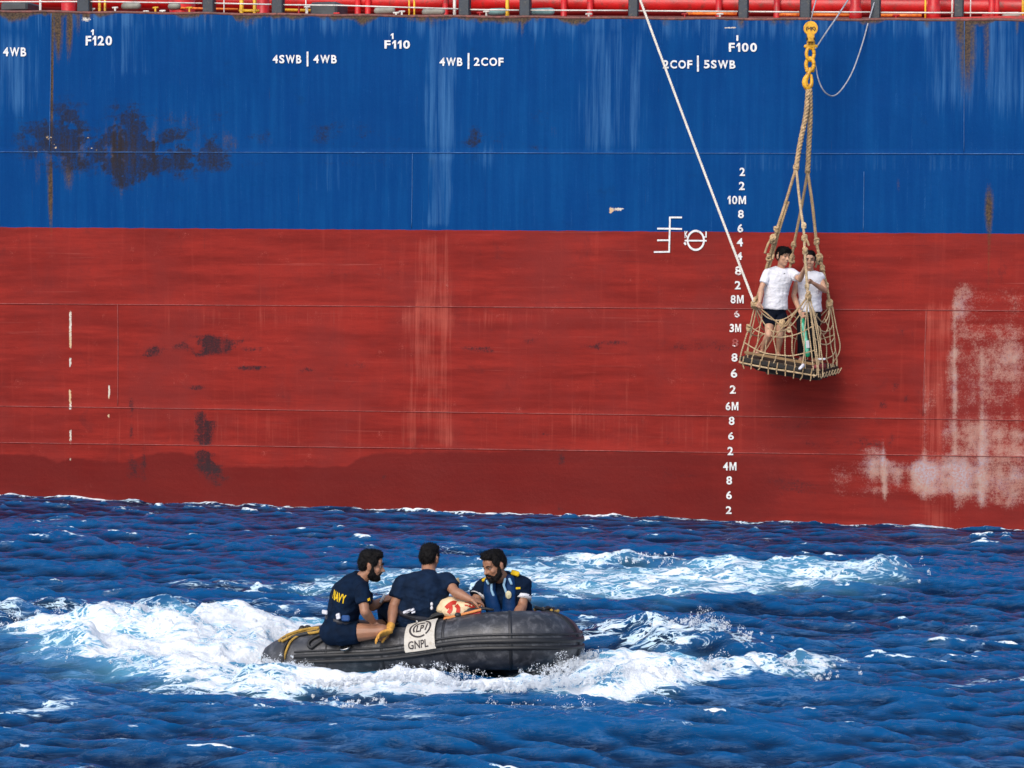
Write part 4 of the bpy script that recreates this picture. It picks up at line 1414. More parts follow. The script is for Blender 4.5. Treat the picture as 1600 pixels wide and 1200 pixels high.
def hand(mb, wrist, d, nrm, s=1.0, curl=35, thumb=1, fat=1.0, spread=6):
    """palm, four unequal fingers bent towards nrm, thumb from the side of the palm"""
    d = d.normalized()
    nrm = (nrm - d * nrm.dot(d)).normalized()
    side = d.cross(nrm).normalized() * thumb
    k = s
    mb.loft([(wrist, side * 0.026 * k * fat, nrm * 0.020 * k * fat), (wrist + d * 0.03 * k, side * 0.035 * k * fat, nrm * 0.018 * k * fat),
             (wrist + d * 0.065 * k, side * 0.042 * k * fat, nrm * 0.016 * k * fat), (wrist + d * 0.092 * k, side * 0.039 * k * fat, nrm * 0.013 * k * fat)], 12)
    for i, (o, L) in enumerate(((0.031, 0.072), (0.011, 0.082), (-0.010, 0.076), (-0.030, 0.060))):
        p = wrist + d * 0.084 * k + side * o * k
        a = 0.0
        pts = [p]
        fd = (d + side * o * spread * 0.6).normalized()
        for q, (fr, c) in enumerate(((0.42, 0.7), (0.32, 1.0), (0.26, 0.8))):
            a += R(curl) * c
            p = p + (fd * math.cos(a) + nrm * math.sin(a)) * L * fr * k
            pts.append(p)
        mb.limb(pts, [0.0098 * k * fat, 0.0092 * k * fat, 0.0085 * k * fat, 0.0072 * k * fat], (True, True), 8)
    p = wrist + d * 0.022 * k + side * 0.026 * k
    mb.limb([p, p + (d * 0.6 + side * 0.75 + nrm * 0.25).normalized() * 0.042 * k, p + (d * 0.9 + side * 0.75 + nrm * 0.6).normalized() * 0.078 * k], [0.015 * k * fat, 0.0115 * k * fat, 0.009 * k * fat], (True, True), 8)


def wrinkles(amp, seed, sx=7.0, fine=0.3):
    def f(co):
        a = fbm(co[:, 0] * sx, co[:, 1] * sx, co[:, 2] * sx * 1.5, seed=seed, octv=3)
        r = 1 - np.abs(2 * a - 1) * 2.2
        b = fbm(co[:, 0] * 3, co[:, 1] * 3, co[:, 2] * 3, seed=seed + 5, octv=2)
        return amp * (np.clip(r, -1, 1) * 0.6 + (b - 0.5) * 1.6)
    return f


def head_parts(body, hair, beard, c, fwd, up, s=1.0, hairstyle='short', with_beard=False):
    F = fwd.normalized()
    U = (up - F * up.dot(F)).normalized()
    Rt = F.cross(U).normalized()

    def P(r, f, u):
        return c + (Rt * r + F * f + U * u) * s

    def E(mb, r, f, u, a, b, d):
        mb.ell(P(r, f, u), Rt * a * s, F * b * s, U * d * s)

    E(body, 0, -0.010, 0.036, 0.074, 0.094, 0.086)
    E(body, 0, 0.028, -0.030, 0.060, 0.066, 0.085)
    E(body, 0, 0.020, -0.065, 0.055, 0.058, 0.045)
    E(body, 0, 0.062, -0.092, 0.026, 0.026, 0.022)
    E(body, 0, 0.070, 0.045, 0.052, 0.020, 0.040)
    for k in (-1, 1):
        E(body, 0.040 * k, 0.062, -0.020, 0.020, 0.024, 0.022)
        E(body, 0.077 * k, -0.008, -0.006, 0.010, 0.020, 0.032)
        E(body, 0.083 * k, -0.014, 0.010, 0.008, 0.014, 0.018)
        body.limb([P(0.012 * k, 0.092, 0.022), P(0.045 * k, 0.078, 0.022)], [0.010 * s, 0.008 * s])
    body.limb([P(0, 0.090, 0.014), P(0, 0.104, -0.012), P(0, 0.114, -0.024)], [0.0085 * s, 0.0105 * s, 0.0125 * s])
    for k in (-1, 1):
        E(body, 0.012 * k, 0.100, -0.028, 0.009, 0.010, 0.008)
    E(body, 0, 0.089, -0.054, 0.024, 0.010, 0.007)
    E(body, 0, 0.086, -0.066, 0.020, 0.010, 0.007)
    # hair
    E(hair, 0, -0.016, 0.072, 0.078, 0.092, 0.062)
    E(hair, 0, -0.050, 0.028, 0.076, 0.062, 0.088)
    E(hair, 0, 0.030, 0.098, 0.064, 0.060, 0.036)
    if hairstyle == 'fringe':
        E(hair, 0, 0.056, 0.086, 0.066, 0.040, 0.034)
        for k in (-1, 1):
            E(hair, 0.058 * k, 0.035, 0.062, 0.022, 0.045, 0.040)
        for q in range(7):
            a = (q - 3) * 0.017
            hair.limb([P(a, 0.062, 0.10), P(a * 1.05, 0.086, 0.078), P(a * 1.1, 0.090, 0.056 - 0.006 * (q % 2))], [0.017 * s, 0.013 * s, 0.005 * s])
    elif hairstyle == 'quiff':
        E(hair, 0, 0.050, 0.096, 0.058, 0.040, 0.030)
        E(hair, 0, 0.025, 0.112, 0.054, 0.060, 0.026)
        for k in (-1, 1):
            E(hair, 0.060 * k, 0.010, 0.050, 0.020, 0.045, 0.050)
        for q in range(6):
            a = (q - 2.5) * 0.018
            hair.limb([P(a, 0.02, 0.11), P(a, 0.06, 0.110 + 0.006 * (q % 2)), P(a * 1.05, 0.082, 0.094)], [0.018 * s, 0.015 * s, 0.006 * s])
    for k in (-1, 1):
        hair.limb([P(0.071 * k, 0.015, 0.045), P(0.073 * k, 0.016, 0.0)], [0.014 * s, 0.008 * s])
        hair.limb([P(0.014 * k, 0.101, 0.030), P(0.048 * k, 0.084, 0.031)], [0.0052 * s, 0.0040 * s])
    if with_beard:
        E(beard, 0, 0.060, -0.094, 0.036, 0.038, 0.032)
        E(beard, 0, 0.040, -0.090, 0.050, 0.046, 0.030)
        E(beard, 0, 0.020, -0.070, 0.064, 0.055, 0.040)
        for k in (-1, 1):
            beard.limb([P(0.069 * k, 0.014, -0.012), P(0.062 * k, 0.024, -0.055), P(0.036 * k, 0.056, -0.090)], [0.014 * s, 0.022 * s, 0.022 * s])
            beard.limb([P(0.004 * k, 0.100, -0.043), P(0.026 * k, 0.090, -0.050), P(0.036 * k, 0.076, -0.074)], [0.0065 * s, 0.0075 * s, 0.010 * s])
    eyes = [P(0.031 * k, 0.082, 0.007) for k in (-1, 1)]
    return P, eyes, F, U, Rt


def arm(body, sh, el, wr, s, r0=0.050):
    body.limb([sh, sh.lerp(el, 0.35), sh.lerp(el, 0.85), el], [r0 * s, r0 * 0.96 * s, r0 * 0.80 * s, r0 * 0.78 * s])
    body.limb([el, el.lerp(wr, 0.3), el.lerp(wr, 0.8), wr], [r0 * 0.78 * s, r0 * 0.86 * s, r0 * 0.60 * s, r0 * 0.52 * s])


def leg(body, hip, kn, an, s, toe):
    body.limb([hip, hip.lerp(kn, 0.4), hip.lerp(kn, 0.85), kn], [0.086 * s, 0.078 * s, 0.058 * s, 0.056 * s])
    body.limb([kn, kn.lerp(an, 0.3), kn.lerp(an, 0.8), an], [0.055 * s, 0.056 * s, 0.036 * s, 0.032 * s])
    t = toe.normalized()
    dn = Vector((0, 0, -0.045 * s))
    body.limb([an - t * 0.045 * s + dn, an + t * 0.05 * s + dn, an + t * 0.15 * s + dn * 1.2, an + t * 0.19 * s + dn * 1.3], [0.030 * s, 0.036 * s, 0.034 * s, 0.022 * s], flat=(Vector((0, 0, 1)), 0.7))


def torso(mb, pel, chest, neck, latL, latU, s, grow=0.0, lo=0.0, top=True, wide=1.0):
    sp = (chest - pel).normalized()
    sp2 = (neck - chest).normalized()
    fl = latL.cross(sp).normalized()
    fu = latU.cross(sp2).normalized()
    latL = sp.cross(fl).normalized()
    latU = sp2.cross(fu).normalized()
    mid = (latL + latU).normalized()
    fm = (fl + fu).normalized()
    g = grow

    def ring(c, L, Fv, w, d):
        return (c, L * (w * s * wide + g), Fv * (d * s + g))
    rr = []
    if lo > 0:
        rr.append(ring(pel - sp * lo, latL, fl, 0.165, 0.120))
    rr += [ring(pel, latL, fl, 0.168, 0.122), ring(pel.lerp(chest, 0.45), mid, fm, 0.150, 0.112), ring(chest, latU, fu, 0.172, 0.122), ring(chest.lerp(neck, 0.55), latU, fu, 0.178, 0.108)]
    if top:
        rr += [ring(chest.lerp(neck, 0.82), latU, fu, 0.125, 0.078), ring(neck, latU, fu, 0.070, 0.062)]
    mb.loft(rr, 20)
    return fl, fu, latL, latU


def person(label, at, spec, group=None):
    g = spec
    s = g.get('s', 1.0)
    o = root('person', at, label, 'person', group)
    body, hair, beard = MB(), MB(), MB()
    latL = (g['hipB'] - g['hipA'])
    latU = (g['shB'] - g['shA'])
    fl, fu, lL, lU = torso(body, g['pel'], g['chest'], g['neck'], latL, latU, s)
    body.limb([g['neck'] - (g['neck'] - g['chest']).normalized() * 0.04, g['head'] - g['up'] * 0.05 * s - g['fwd'].normalized() * 0.012 * s], [0.060 * s, 0.054 * s])
    for k in 'AB':
        sh = g['sh' + k]
        body.limb([g['neck'].lerp(g['chest'], 0.3).lerp(sh, 0.3), sh], [0.055 * s, 0.054 * s])
        arm(body, sh, g['el' + k], g['wr' + k], s)
        if not g.get('glove' + k):
            hd_, hn_, th_, cu_ = g['hand' + k]
            hand(body, g['wr' + k], hd_, hn_, s * 0.98, cu_, th_)
        leg(body, g['hip' + k], g['kn' + k], g['an' + k], s, g['toe' + k])
    hs = g.get('hs', s)
    P, eyes, F, U, Rt = head_parts(body, hair, beard, g['head'], g['fwd'], g['up'], hs, g.get('hair', 'short'), g.get('beard', False))
    b = body.blob('body', g['skin'], o, 0.0062 * s, 2)
    hair.blob('hair', hair_m, o, 0.0055, 1, lambda co: 0.014 * (fbm(co[:, 0] * 55, co[:, 1] * 55, co[:, 2] * 34, seed=5, octv=3) - 0.45))
    hob = o.children[-1]
    hv = hob.data.vertices
    rg = np.random.default_rng(int(abs(g['head'].x) * 1000))
    tf = MB()
    for i in rg.integers(0, len(hv), 1500):
        p0, n0 = hv[i].co, hv[i].normal
        d0_ = (n0 * 0.55 + Vector(rg.normal(0, 0.45, 3)) + F * (0.5 if n0.dot(U) > 0.3 else -0.1) - U * (0.1 if n0.dot(U) > 0.3 else 0.7)).normalized()
        w0 = d0_.cross(n0 + Vector((0.01, 0.02, 0))).normalized() * 0.0022
        L0 = 0.010 + 0.012 * rg.random()
        tf.add([p0 - w0, p0 + w0, p0 + d0_ * L0], [(0, 1, 2)])
    tf.build('hair_strands', hair_m, o, False)['kind'] = 'stuff'
    if g.get('beard'):
        bob = beard.blob('beard', hair_m, o, 0.0055, 1, lambda co: 0.008 * (fbm(co[:, 0] * 80, co[:, 1] * 80, co[:, 2] * 50, seed=6, octv=2) - 0.4))
    if g.get('beard'):
        bv = bob.data.vertices
        tf = MB()
        for i in rg.integers(0, len(bv), 900):
            p0, n0 = bv[i].co, bv[i].normal
            d0_ = (n0 * 0.6 + Vector(rg.normal(0, 0.4, 3)) - U * 0.7).normalized()
            w0 = d0_.cross(n0 + Vector((0.01, 0.02, 0))).normalized() * 0.0018
            tf.add([p0 - w0, p0 + w0, p0 + d0_ * (0.006 + 0.008 * rg.random())], [(0, 1, 2)])
        tf.build('beard_strands', hair_m, o, False)['kind'] = 'stuff'
    for e in eyes:
        eo = MB().ell(e, Rt * 0.0120 * hs, F * 0.0085 * hs, U * 0.0050 * hs).build('eye', eye_w, o)
        MB().ell(e + F * 0.0065 * hs, Rt * 0.0055 * hs, F * 0.004 * hs, U * 0.0055 * hs, 8, 6).build('pupil', hair_m, eo)
    # shirt
    sh_mb = MB()
    torso(sh_mb, g['pel'], g['chest'], g['neck'], latL, latU, s, g.get('loose', 0.014), g.get('hem', 0.03), True, g.get('wide', 1.0))
    for k in 'AB':
        sh, el = g['sh' + k], g['el' + k]
        sh_mb.limb([g['neck'].lerp(g['chest'], 0.32).lerp(sh, 0.25), sh.lerp(g['neck'], 0.12), sh], [0.058 * s, 0.062 * s, 0.064 * s])
        fr = g.get('sleeve', 0.62)
        if fr > 0:
            sh_mb.limb([sh, sh.lerp(el, fr * 0.5), sh.lerp(el, fr)], [0.066 * s, 0.066 * s, 0.066 * s], (True, False))
    if g.get('collar'):
        nd = (g['head'] - g['neck']).normalized()
        n0 = g['neck'] - nd * 0.01
        sh_mb.loft([(n0 - nd * 0.02, lU * 0.080 * s, fu * 0.074 * s), (n0 + nd * 0.035, lU * 0.070 * s, fu * 0.066 * s)], 16)
    shirt = sh_mb.blob('shirt', g['shirt'], o, 0.008 * s, 2, wrinkles(g.get('wr', 0.017), int(g['head'].x * 100) % 90 + 3))
    # trousers
    tr = MB()
    sp = (g['chest'] - g['pel']).normalized()
    tr.loft([(g['pel'] - sp * 0.10, lL * 0.150 * s, fl * 0.125 * s), (g['pel'], lL * 0.180 * s, fl * 0.134 * s), (g['pel'] + sp * g.get('waist', 0.10), lL * 0.160 * s, fl * 0.122 * s)], 18)
    tr.ell(g['pel'] - fl * 0.05 * s - sp * 0.04, lL * 0.165 * s, fl * 0.11 * s, sp * 0.11 * s)
    fr = g.get('short', 0.72)
    for k in 'AB':
        h, kn, an = g['hip' + k], g['kn' + k], g['an' + k]
        if fr <= 1:
            tr.limb([h, h.lerp(kn, fr * 0.5), h.lerp(kn, fr)], [0.104 * s, 0.098 * s, 0.092 * s], (True, False))
        else:
            tr.limb([h, h.lerp(kn, 0.5), kn, kn.lerp(an, 0.5), kn.lerp(an, 0.96)], [0.104 * s, 0.092 * s, 0.076 * s, 0.068 * s, 0.060 * s], (True, False))
    tr.blob('shorts' if fr <= 1 else 'trousers', g['pants'], o, 0.009 * s, 2, wrinkles(0.006, 21))
    return o, dict(P=P, F=F, U=U, Rt=Rt, fl=fl, fu=fu, lL=lL, lU=lU, shirt=shirt, s=s)


def stick_on(target, name, m, parent, origin, xd, yd, cast, pts2, faces, off=0.004):
    """lay flat print onto a curved surface by casting along a direction"""
    from mathutils.bvhtree import BVHTree
    me = target.data
    if 'bvh' not in BV.setdefault(target.name, {}):
        BV[target.name]['bvh'] = BVHTree.FromPolygons([target.matrix_world @ v.co for v in me.vertices], [tuple(p.vertices) for p in me.polygons])
    bvh = BV[target.name]['bvh']
    vs = []
    for a, b in pts2:
        p = origin + xd * a + yd * b
        hit = bvh.ray_cast(p - cast * 0.6, cast, 2.0)
        q = hit[0] if hit[0] is not None else p
        vs.append(q - cast * off)
    bpy.context.view_layer.update()
    return MB().add(vs, faces).build(name, m, parent, False)


BV = {}


def grid2(nx, ny):
    return [(i / nx, j / ny) for i in range(nx + 1) for j in range(ny + 1)], [(i * (ny + 1) + j, (i + 1) * (ny + 1) + j, (i + 1) * (ny + 1) + j + 1, i * (ny + 1) + j + 1) for i in range(nx) for j in range(ny)]


V = Vector
# ---- crew member at the stern, seen from the side
spec = dict(s=1.0, skin=skin_br, shirt=navy_m, pants=navy_m, beard=True, hair='quiff', collar=True, hs=0.99,
            pel=J(531, 982, 18.66), chest=J(541, 935, 18.64), neck=J(562, 905, 18.62), head=J(579, 884, 18.60),
            fwd=V((1, 0.05, -0.16)), up=V((0.10, 0, 1)),
            shA=J(566, 922, 18.43), elA=J(570, 956, 18.36), wrA=J(583, 971, 18.52), handA=(V((0.5, 0.6, -0.5)), V((0.2, 0.4, -1)), -1, 30),
            shB=J(560, 918, 18.83), elB=J(582, 948, 18.92), wrB=J(597, 938, 19.0), handB=(V((0.8, 0.3, 0.3)), V((0, -0.4, 1)), 1, 35),
            hipA=J(533, 990, 18.56), knA=J(598, 986, 18.50), anA=J(602, 1040, 18.95), toeA=V((1, 0.2, 0)),
            hipB=J(532, 986, 18.78), knB=J(594, 978, 18.95), anB=J(590, 1030, 19.05), toeB=V((1, 0.2, 0)), short=0.42, waist=0.12, hem=0.0)
p1, i1 = person('bearded crewman in navy uniform with yellow lettering on back, sitting at the stern', J(531, 1040, 18.8), spec)
gv, gf = glyphs('NAVY', 0.03)
bk = (J(530, 938, 18.5) - J(545, 935, 18.64))
stick_on(i1['shirt'], 'back_lettering', gold_m, p1, J(509, 937, 18.45), V((0.16, 0, -0.035)), V((0.012, 0, 0.072)), V((0.45, 0.9, 0)).normalized(), gv, gf, 0.006)
gd, gq = grid2(3, 2)
stick_on(i1['shirt'], 'sleeve_badge', gold_m, p1, J(573, 943, 18.2), V((0.03, 0, 0.012)), V((-0.005, 0, 0.018)), V((0, 1, 0)), gd, gq, 0.006)
mb = MB()
sp = (spec['chest'] - spec['pel']).normalized()
mb.loft([(spec['pel'] + sp * 0.07, i1['lL'] * 0.176, i1['fl'] * 0.140), (spec['pel'] + sp * 0.105, i1['lL'] * 0.174, i1['fl'] * 0.138)], 24)
bo = mb.build('belt', belt_m, p1)
for a in (-1.9, 0.25):
    q = spec['pel'] + sp * 0.088 - i1['fl'] * 0.142 * math.cos(a) * 0.9 - i1['lL'] * 0.178 * math.sin(a + 0.9)
MB().box(J(507.5, 956.5, 18.50), V((0.022, 0, -0.004)), V((0, 0.02, 0)), V((0, 0, 0.016)), 0.005).build('belt_clip', white_m, p1, False)
MB().box(J(528.5, 963, 18.44), V((0.016, 0, 0.004)), V((0, 0.02, 0)), V((-0.004, 0, 0.022)), 0.005).build('belt_clip', white_m, p1, False)
bluepouch = mat('blue_pouch', (0.012, 0.06, 0.20), 0.6, 0.3, 12)
MB().box(J(540, 966, 18.46), V((0.035, 0, 0.0)), V((0, 0.02, 0)), V((0, 0, 0.024)), 0.01).build('belt_pouch', bluepouch, p1, False)

# paper he holds
mb = MB().box(J(598, 935, 18.93), V((0.020, 0, 0.036)), V((0, 0.004, 0.0)), V((-0.010, 0, 0.006)), 0)
tag(mb.build('paper_sheet', mat('paper', (0.7, 0.7, 0.72), 0.8, 0.05)), 'white folded paper in the hand of the crewman at the stern', 'paper')

# ---- crew member with his back to the camera
spec = dict(s=1.04, skin=skin_br, shirt=navy2_m, pants=navy_m, hair='short', collar=True, hs=0.95, wide=1.06,
            pel=J(653, 972, 18.70), chest=J(662, 927, 18.66), neck=J(672, 899, 18.76), head=J(671, 873, 18.84),
            fwd=V((0.42, 1, -0.18)), up=V((0.06, 0.1, 1)),
            shA=J(631, 911, 18.70), elA=J(615, 947, 18.66), wrA=J(611, 980, 18.52), handA=(V((-0.5, -0.3, -0.7)), V((0, -0.2, -1)), 1, 20), gloveA=True,
            shB=J(698, 907, 18.68), elB=J(711, 925, 18.56), wrB=J(734, 936, 18.50), handB=(V((0.8, 0.25, -0.2)), V((0, 0.3, -1)), -1, 35),
            hipA=J(641, 980, 18.76), knA=J(602, 948, 19.06), anA=J(612, 1020, 19.12), toeA=V((0.1, 1, 0)),
            hipB=J(670, 980, 18.78), knB=J(690, 960, 19.15), anB=J(690, 1020, 19.15), toeB=V((0.2, 1, 0)), short=1.5, waist=0.10, hem=0.0)
p2, i2 = person('crewman in navy uniform with back to camera and a yellow glove, sitting amidships', J(655, 1040, 18.9), spec)
gl = MB()
wr = spec['wrA']
gl.limb([wr.lerp(spec['elA'], 0.12), wr + V((-0.015, -0.03, -0.015))], [0.034, 0.034], (False, True))
hand(gl, J(612, 985, 18.47), V((-0.75, -0.35, -0.22)), V((-0.1, -0.55, -0.8)), 1.12, 26, -1, 1.12, 5)
gl.blob('glove', mat('yellow_glove', (0.62, 0.30, 0.05), 0.8, 0.3, 20, bump=0.003), p2, 0.0058, 1)
sp = (spec['chest'] - spec['pel']).normalized()
mb = MB().loft([(spec['pel'] + sp * 0.055, i2['lL'] * 0.196, i2['fl'] * 0.150), (spec['pel'] + sp * 0.092, i2['lL'] * 0.192, i2['fl'] * 0.148)], 24)
mb.build('belt', belt_m, p2)
for px, py, dx, dz, l in ((636, 955, 0.030, 0.010, 0.006), (641, 954, 0.03, 0.014, 0.004), (646, 956, 0.014, 0.004, 0.006)):
    MB().box(J(px, py, 18.50), V((dx, 0, dz)), V((0, 0.03, 0)), V((-dz * 0.3, 0, l)), 0).build('belt_clip', white_m, p2, False)
for py in (944, 950):
    MB().ell(J(674.5, py, 18.56), V((0.012, 0, 0)), V((0, 0.02, 0)), V((0, 0, 0.017))).build('belt_clip', white_m, p2)
w2 = spec['elB'].lerp(spec['wrB'], 0.02)
wt = J(714, 908, 18.92)
MB().box(wt, V((0.020, 0, 0.008)), V((0, 0.015, 0)), V((-0.006, 0, 0.022)), 0.004).build('shoulder_tag', mat('tan_tag', (0.42, 0.32, 0.18), 0.7), p2, False)

# ---- crew member in the bow, facing the camera
spec = dict(s=1.06, skin=skin_br, shirt=navy_m, pants=navy_m, beard=True, hair='quiff', collar=True, hs=1.01, wide=1.06,
            pel=J(802, 984, 19.02), chest=J(792, 930, 18.98), neck=J(785, 902, 18.92), head=J(773, 884, 18.80),
            fwd=V((-0.72, -0.62, -0.30)), up=V((-0.20, -0.08, 1)),
            shA=J(757, 917, 18.98), elA=J(742, 940, 18.90), wrA=J(722, 941, 18.98), handA=(V((-0.85, 0.1, -0.15)), V((0, 0.2, -1)), 1, 40),
            shB=J(818, 913, 18.96), elB=J(816, 948, 18.86), wrB=J(803, 968, 18.66), handB=(V((-0.5, -0.2, -0.6)), V((0, 0.4, -1)), -1, 30),
            hipA=J(786, 992, 18.96), knA=J(768, 972, 18.76), anA=J(770, 1020, 18.95), toeA=V((-0.3, 1, 0)),
            hipB=J(818, 992, 19.02), knB=J(815, 985, 18.80), anB=J(815, 1020, 19.0), toeB=V((0.2, 1, 0)), short=1.5, waist=0.10, hem=0.0)
p3, i3 = person('bearded crewman in blue life vest with white cuffs, kneeling in the bow', J(800, 1030, 19.0), spec)
fu, lU = i3['fu'], i3['lU']
if fu.y > 0:
    fu = -fu
for k in 'AB':
    sh, el = spec['sh' + k], spec['el' + k]
    a, b = sh.lerp(el, 0.54), sh.lerp(el, 0.68)
    MB().limb([a, b], [0.0735, 0.0735], (False, False), 16).build('sleeve_cuff', white_m, p3)
vest_m = mat('vest_blue', (0.004, 0.028, 0.10), 0.45, 0.3, 10, bump=0.003, bscale=30)
vest_l = mat('vest_piping', (0.30, 0.50, 0.68), 0.4, 0.15, 10)
ve = MB()
for k, pxs in ((0, ((766, 908), (765, 925), (770, 945), (776, 968))), (1, ((795, 905), (796, 925), (795, 945), (797, 968)))):
    pts = [J(a, b, 18.90 - 0.04 - 0.012 * i) for i, (a, b) in enumerate(pxs)]
    ve.limb([J(770 + 18 * k, 899, 19.0)] + pts, [0.030, 0.050, 0.055, 0.058, 0.060], (True, True), 12, flat=(V((0.3, 0.95, 0)).normalized(), 0.7))
ve.limb([J(770, 899, 19.0), J(782, 899, 19.06), J(794, 898, 19.02)], [0.026, 0.03, 0.026])
vo = ve.blob('life_vest', vest_m, p3, 0.007, 2, wrinkles(0.004, 61))
for pxs in (((768, 908), (768, 922), (771, 930)), ((791, 926), (787, 914), (789, 905)), ((796, 905), (799, 912)), ((761, 908), (763, 912))):
    stick_pts = [J(a, b, 18.808) for a, b in pxs]
    MB().limb(stick_pts, [0.011] * len(stick_pts), (True, True), 8).build('reflective_piping', vest_l, vo)
MB().ell(J(794.5, 929.5, 18.79), V((0.026, 0, 0)), V((0, 0.008, 0)), V((0, 0, 0.034))).build('crest_badge', mat('crest', (0.55, 0.50, 0.32), 0.5, 0.3, 40), vo)
MB().box(J(805, 895.5, 18.90), V((0.034, 0, -0.010)), V((0, 0.035, 0)), V((0.006, 0, 0.018)), 0.008).build('shoulder_board', gold_m, p3, False)
MB().box(J(757, 905.5, 18.93), V((0.02, 0, 0.010)), V((0, 0.03, 0)), V((-0.006, 0, 0.010)), 0.006).build('shoulder_board', gold_m, p3, False)
stick_on(i3['shirt'], 'sleeve_badge', gold_m, p3, J(806, 926.5, 18.6), V((0.038, 0, 0)), V((0, 0, 0.016)), V((0, 1, 0)), gd, gq, 0.006)

# ---- bundle of life jackets lying on its orange board
bun = root('life_jacket_bundle', J(716, 975, 18.7), 'cream and red life jacket bundle on orange board between two crewmen', 'life jacket')
cream = mat('jacket_cream', (0.74, 0.56, 0.34), 0.6, 0.12, 14, bump=0.004, bscale=30)
jred = mat('jacket_red', (0.50, 0.03, 0.015), 0.55, 0.2, 14)
jora = mat('jacket_orange', (0.62, 0.22, 0.06), 0.55, 0.2, 14)
mb = MB()
for px, py, Y, a, b, c in ((703, 945, 18.62, 0.095, 0.10, 0.068), (727, 947, 18.60, 0.105, 0.10, 0.058), (712, 955, 18.56, 0.12, 0.10, 0.055), (693, 951, 18.62, 0.06, 0.08, 0.055), (741, 953, 18.60, 0.06, 0.08, 0.038)):
    mb.ell(J(px, py, Y), V((a, 0, 0)), V((0, b, 0)), V((0, 0, c)))
jk = mb.blob('jacket', cream, bun, 0.008, 2, wrinkles(0.010, 71))
for pts in (((696, 950), (702, 944), (708, 941), (712, 942)), ((700, 958), (704, 952), (703, 946)), ((712, 945), (716, 950), (715, 957)), ((726, 943), (734, 945), (741, 950)), ((738, 948), (740, 957))):
    mb = MB().limb(spline([J(a, b, 18.50 if b > 945 else 18.53) for a, b in pts], 0.02), [0.012] * len(spline([J(a, b, 18.50) for a, b in pts], 0.02)), (True, True), 8, flat=(V((0, 1, 0)), 0.5)) if False else MB()
    line = spline([J(a, b, 18.4) for a, b in pts], 0.015)
    # drop the strap on the jacket surface
    ends = []
    n = len(line)
    vs2 = []
    for i, p in enumerate(line):
        t = (line[min(i + 1, n - 1)] - line[max(i - 1, 0)]).normalized()
        w = V((-t.z, 0, t.x)).normalized() * 0.016
        vs2 += [(p + w), (p - w)]
    org = V((0, 0, 0))
    stick_on(jk, 'jacket_strap', jred, bun, org, V((1, 0, 0)), V((0, 0, 1)), V((0, 1, 0)), [(q.x, q.z) for q in vs2], [(2 * i, 2 * i + 1, 2 * i + 3, 2 * i + 2) for i in range(n - 1)], 0.005) if False else None
    from mathutils.bvhtree import BVHTree
    bvh = BVHTree.FromPolygons([v.co.copy() for v in jk.data.vertices], [tuple(p.vertices) for p in jk.data.polygons])
    out = []
    for q in vs2:
        hit = bvh.ray_cast(Vector(q) - V((0, 0.4, -0.06)), V((0, 1, -0.15)).normalized(), 2)
        out.append((hit[0] + V((0, -0.006, 0.001))) if hit[0] is not None else Vector(q) + V((0, 0.2, 0)))
    MB().add(out, [(2 * i, 2 * i + 1, 2 * i + 3, 2 * i + 2) for i in range(n - 1)]).build('jacket_strap', jred, bun)
a, b = J(693, 967, 18.50), J(752, 952, 18.46)
ex = (b - a) / 2
MB().box((a + b) / 2 + V((0, 0.12, 0)), ex, V((0, 0.15, 0)), V((0, 0, 0.010)), 0.006).build('board', jora, bun, False)
MB().box((a + b) / 2 + V((0, 0.12, -0.026)), ex * 0.98, V((0, 0.14, 0)), V((0, 0, 0.014)), 0.006).build('board_edge', mat('board_red', (0.35, 0.015, 0.02), 0.5), bun, False)

def JB(px, py, Y):
    return J(px, py, Y + 0.35)


# ================================================================== THE BASKET AND ITS TWO PASSENGERS
hemp = mat('hemp_rope', (0.46, 0.31, 0.165), 0.85, 0.35, 18, bump=0.004, bscale=160, dirt=(0.20, 0.12, 0.06), dirt_amt=0.3)
hemp_p = mat('hemp_rope_pale', (0.54, 0.395, 0.235), 0.85, 0.3, 18, bump=0.004, bscale=160, dirt=(0.28, 0.18, 0.09), dirt_amt=0.3)
wood = mat('basket_wood', (0.055, 0.036, 0.022), 0.8, 0.5, 5, bump=0.005, bscale=30, stretch=(1, 1, 4), dirt=(0.012, 0.010, 0.009), dirt_amt=0.6)
wood_p = mat('basket_wood_pale', (0.24, 0.14, 0.06), 0.75, 0.35, 5, bump=0.004, bscale=30)
wood_k = mat('basket_wood_dark', (0.014, 0.011, 0.009), 0.8, 0.4, 6, bump=0.004)
A, B, C, D = JB(1157, 556, 30.35), JB(1277, 577, 29.95), JB(1308, 569, 30.75), JB(1192, 550, 31.15)
bask = root('transfer_basket', (A + C) / 2, 'rope net transfer basket with wooden platform hanging against red hull', 'basket')
ex, ey = (B - A), (D - A)
nz = ex.cross(ey).normalized()
if nz.z < 0:
    nz = -nz
X1, Y1 = ex.normalized(), ey.normalized()


def plat(a, b, h=0.0):
    return (A * (1 - a) * (1 - b) + B * a * (1 - b) + C * a * b + D * (1 - a) * b) + nz * h


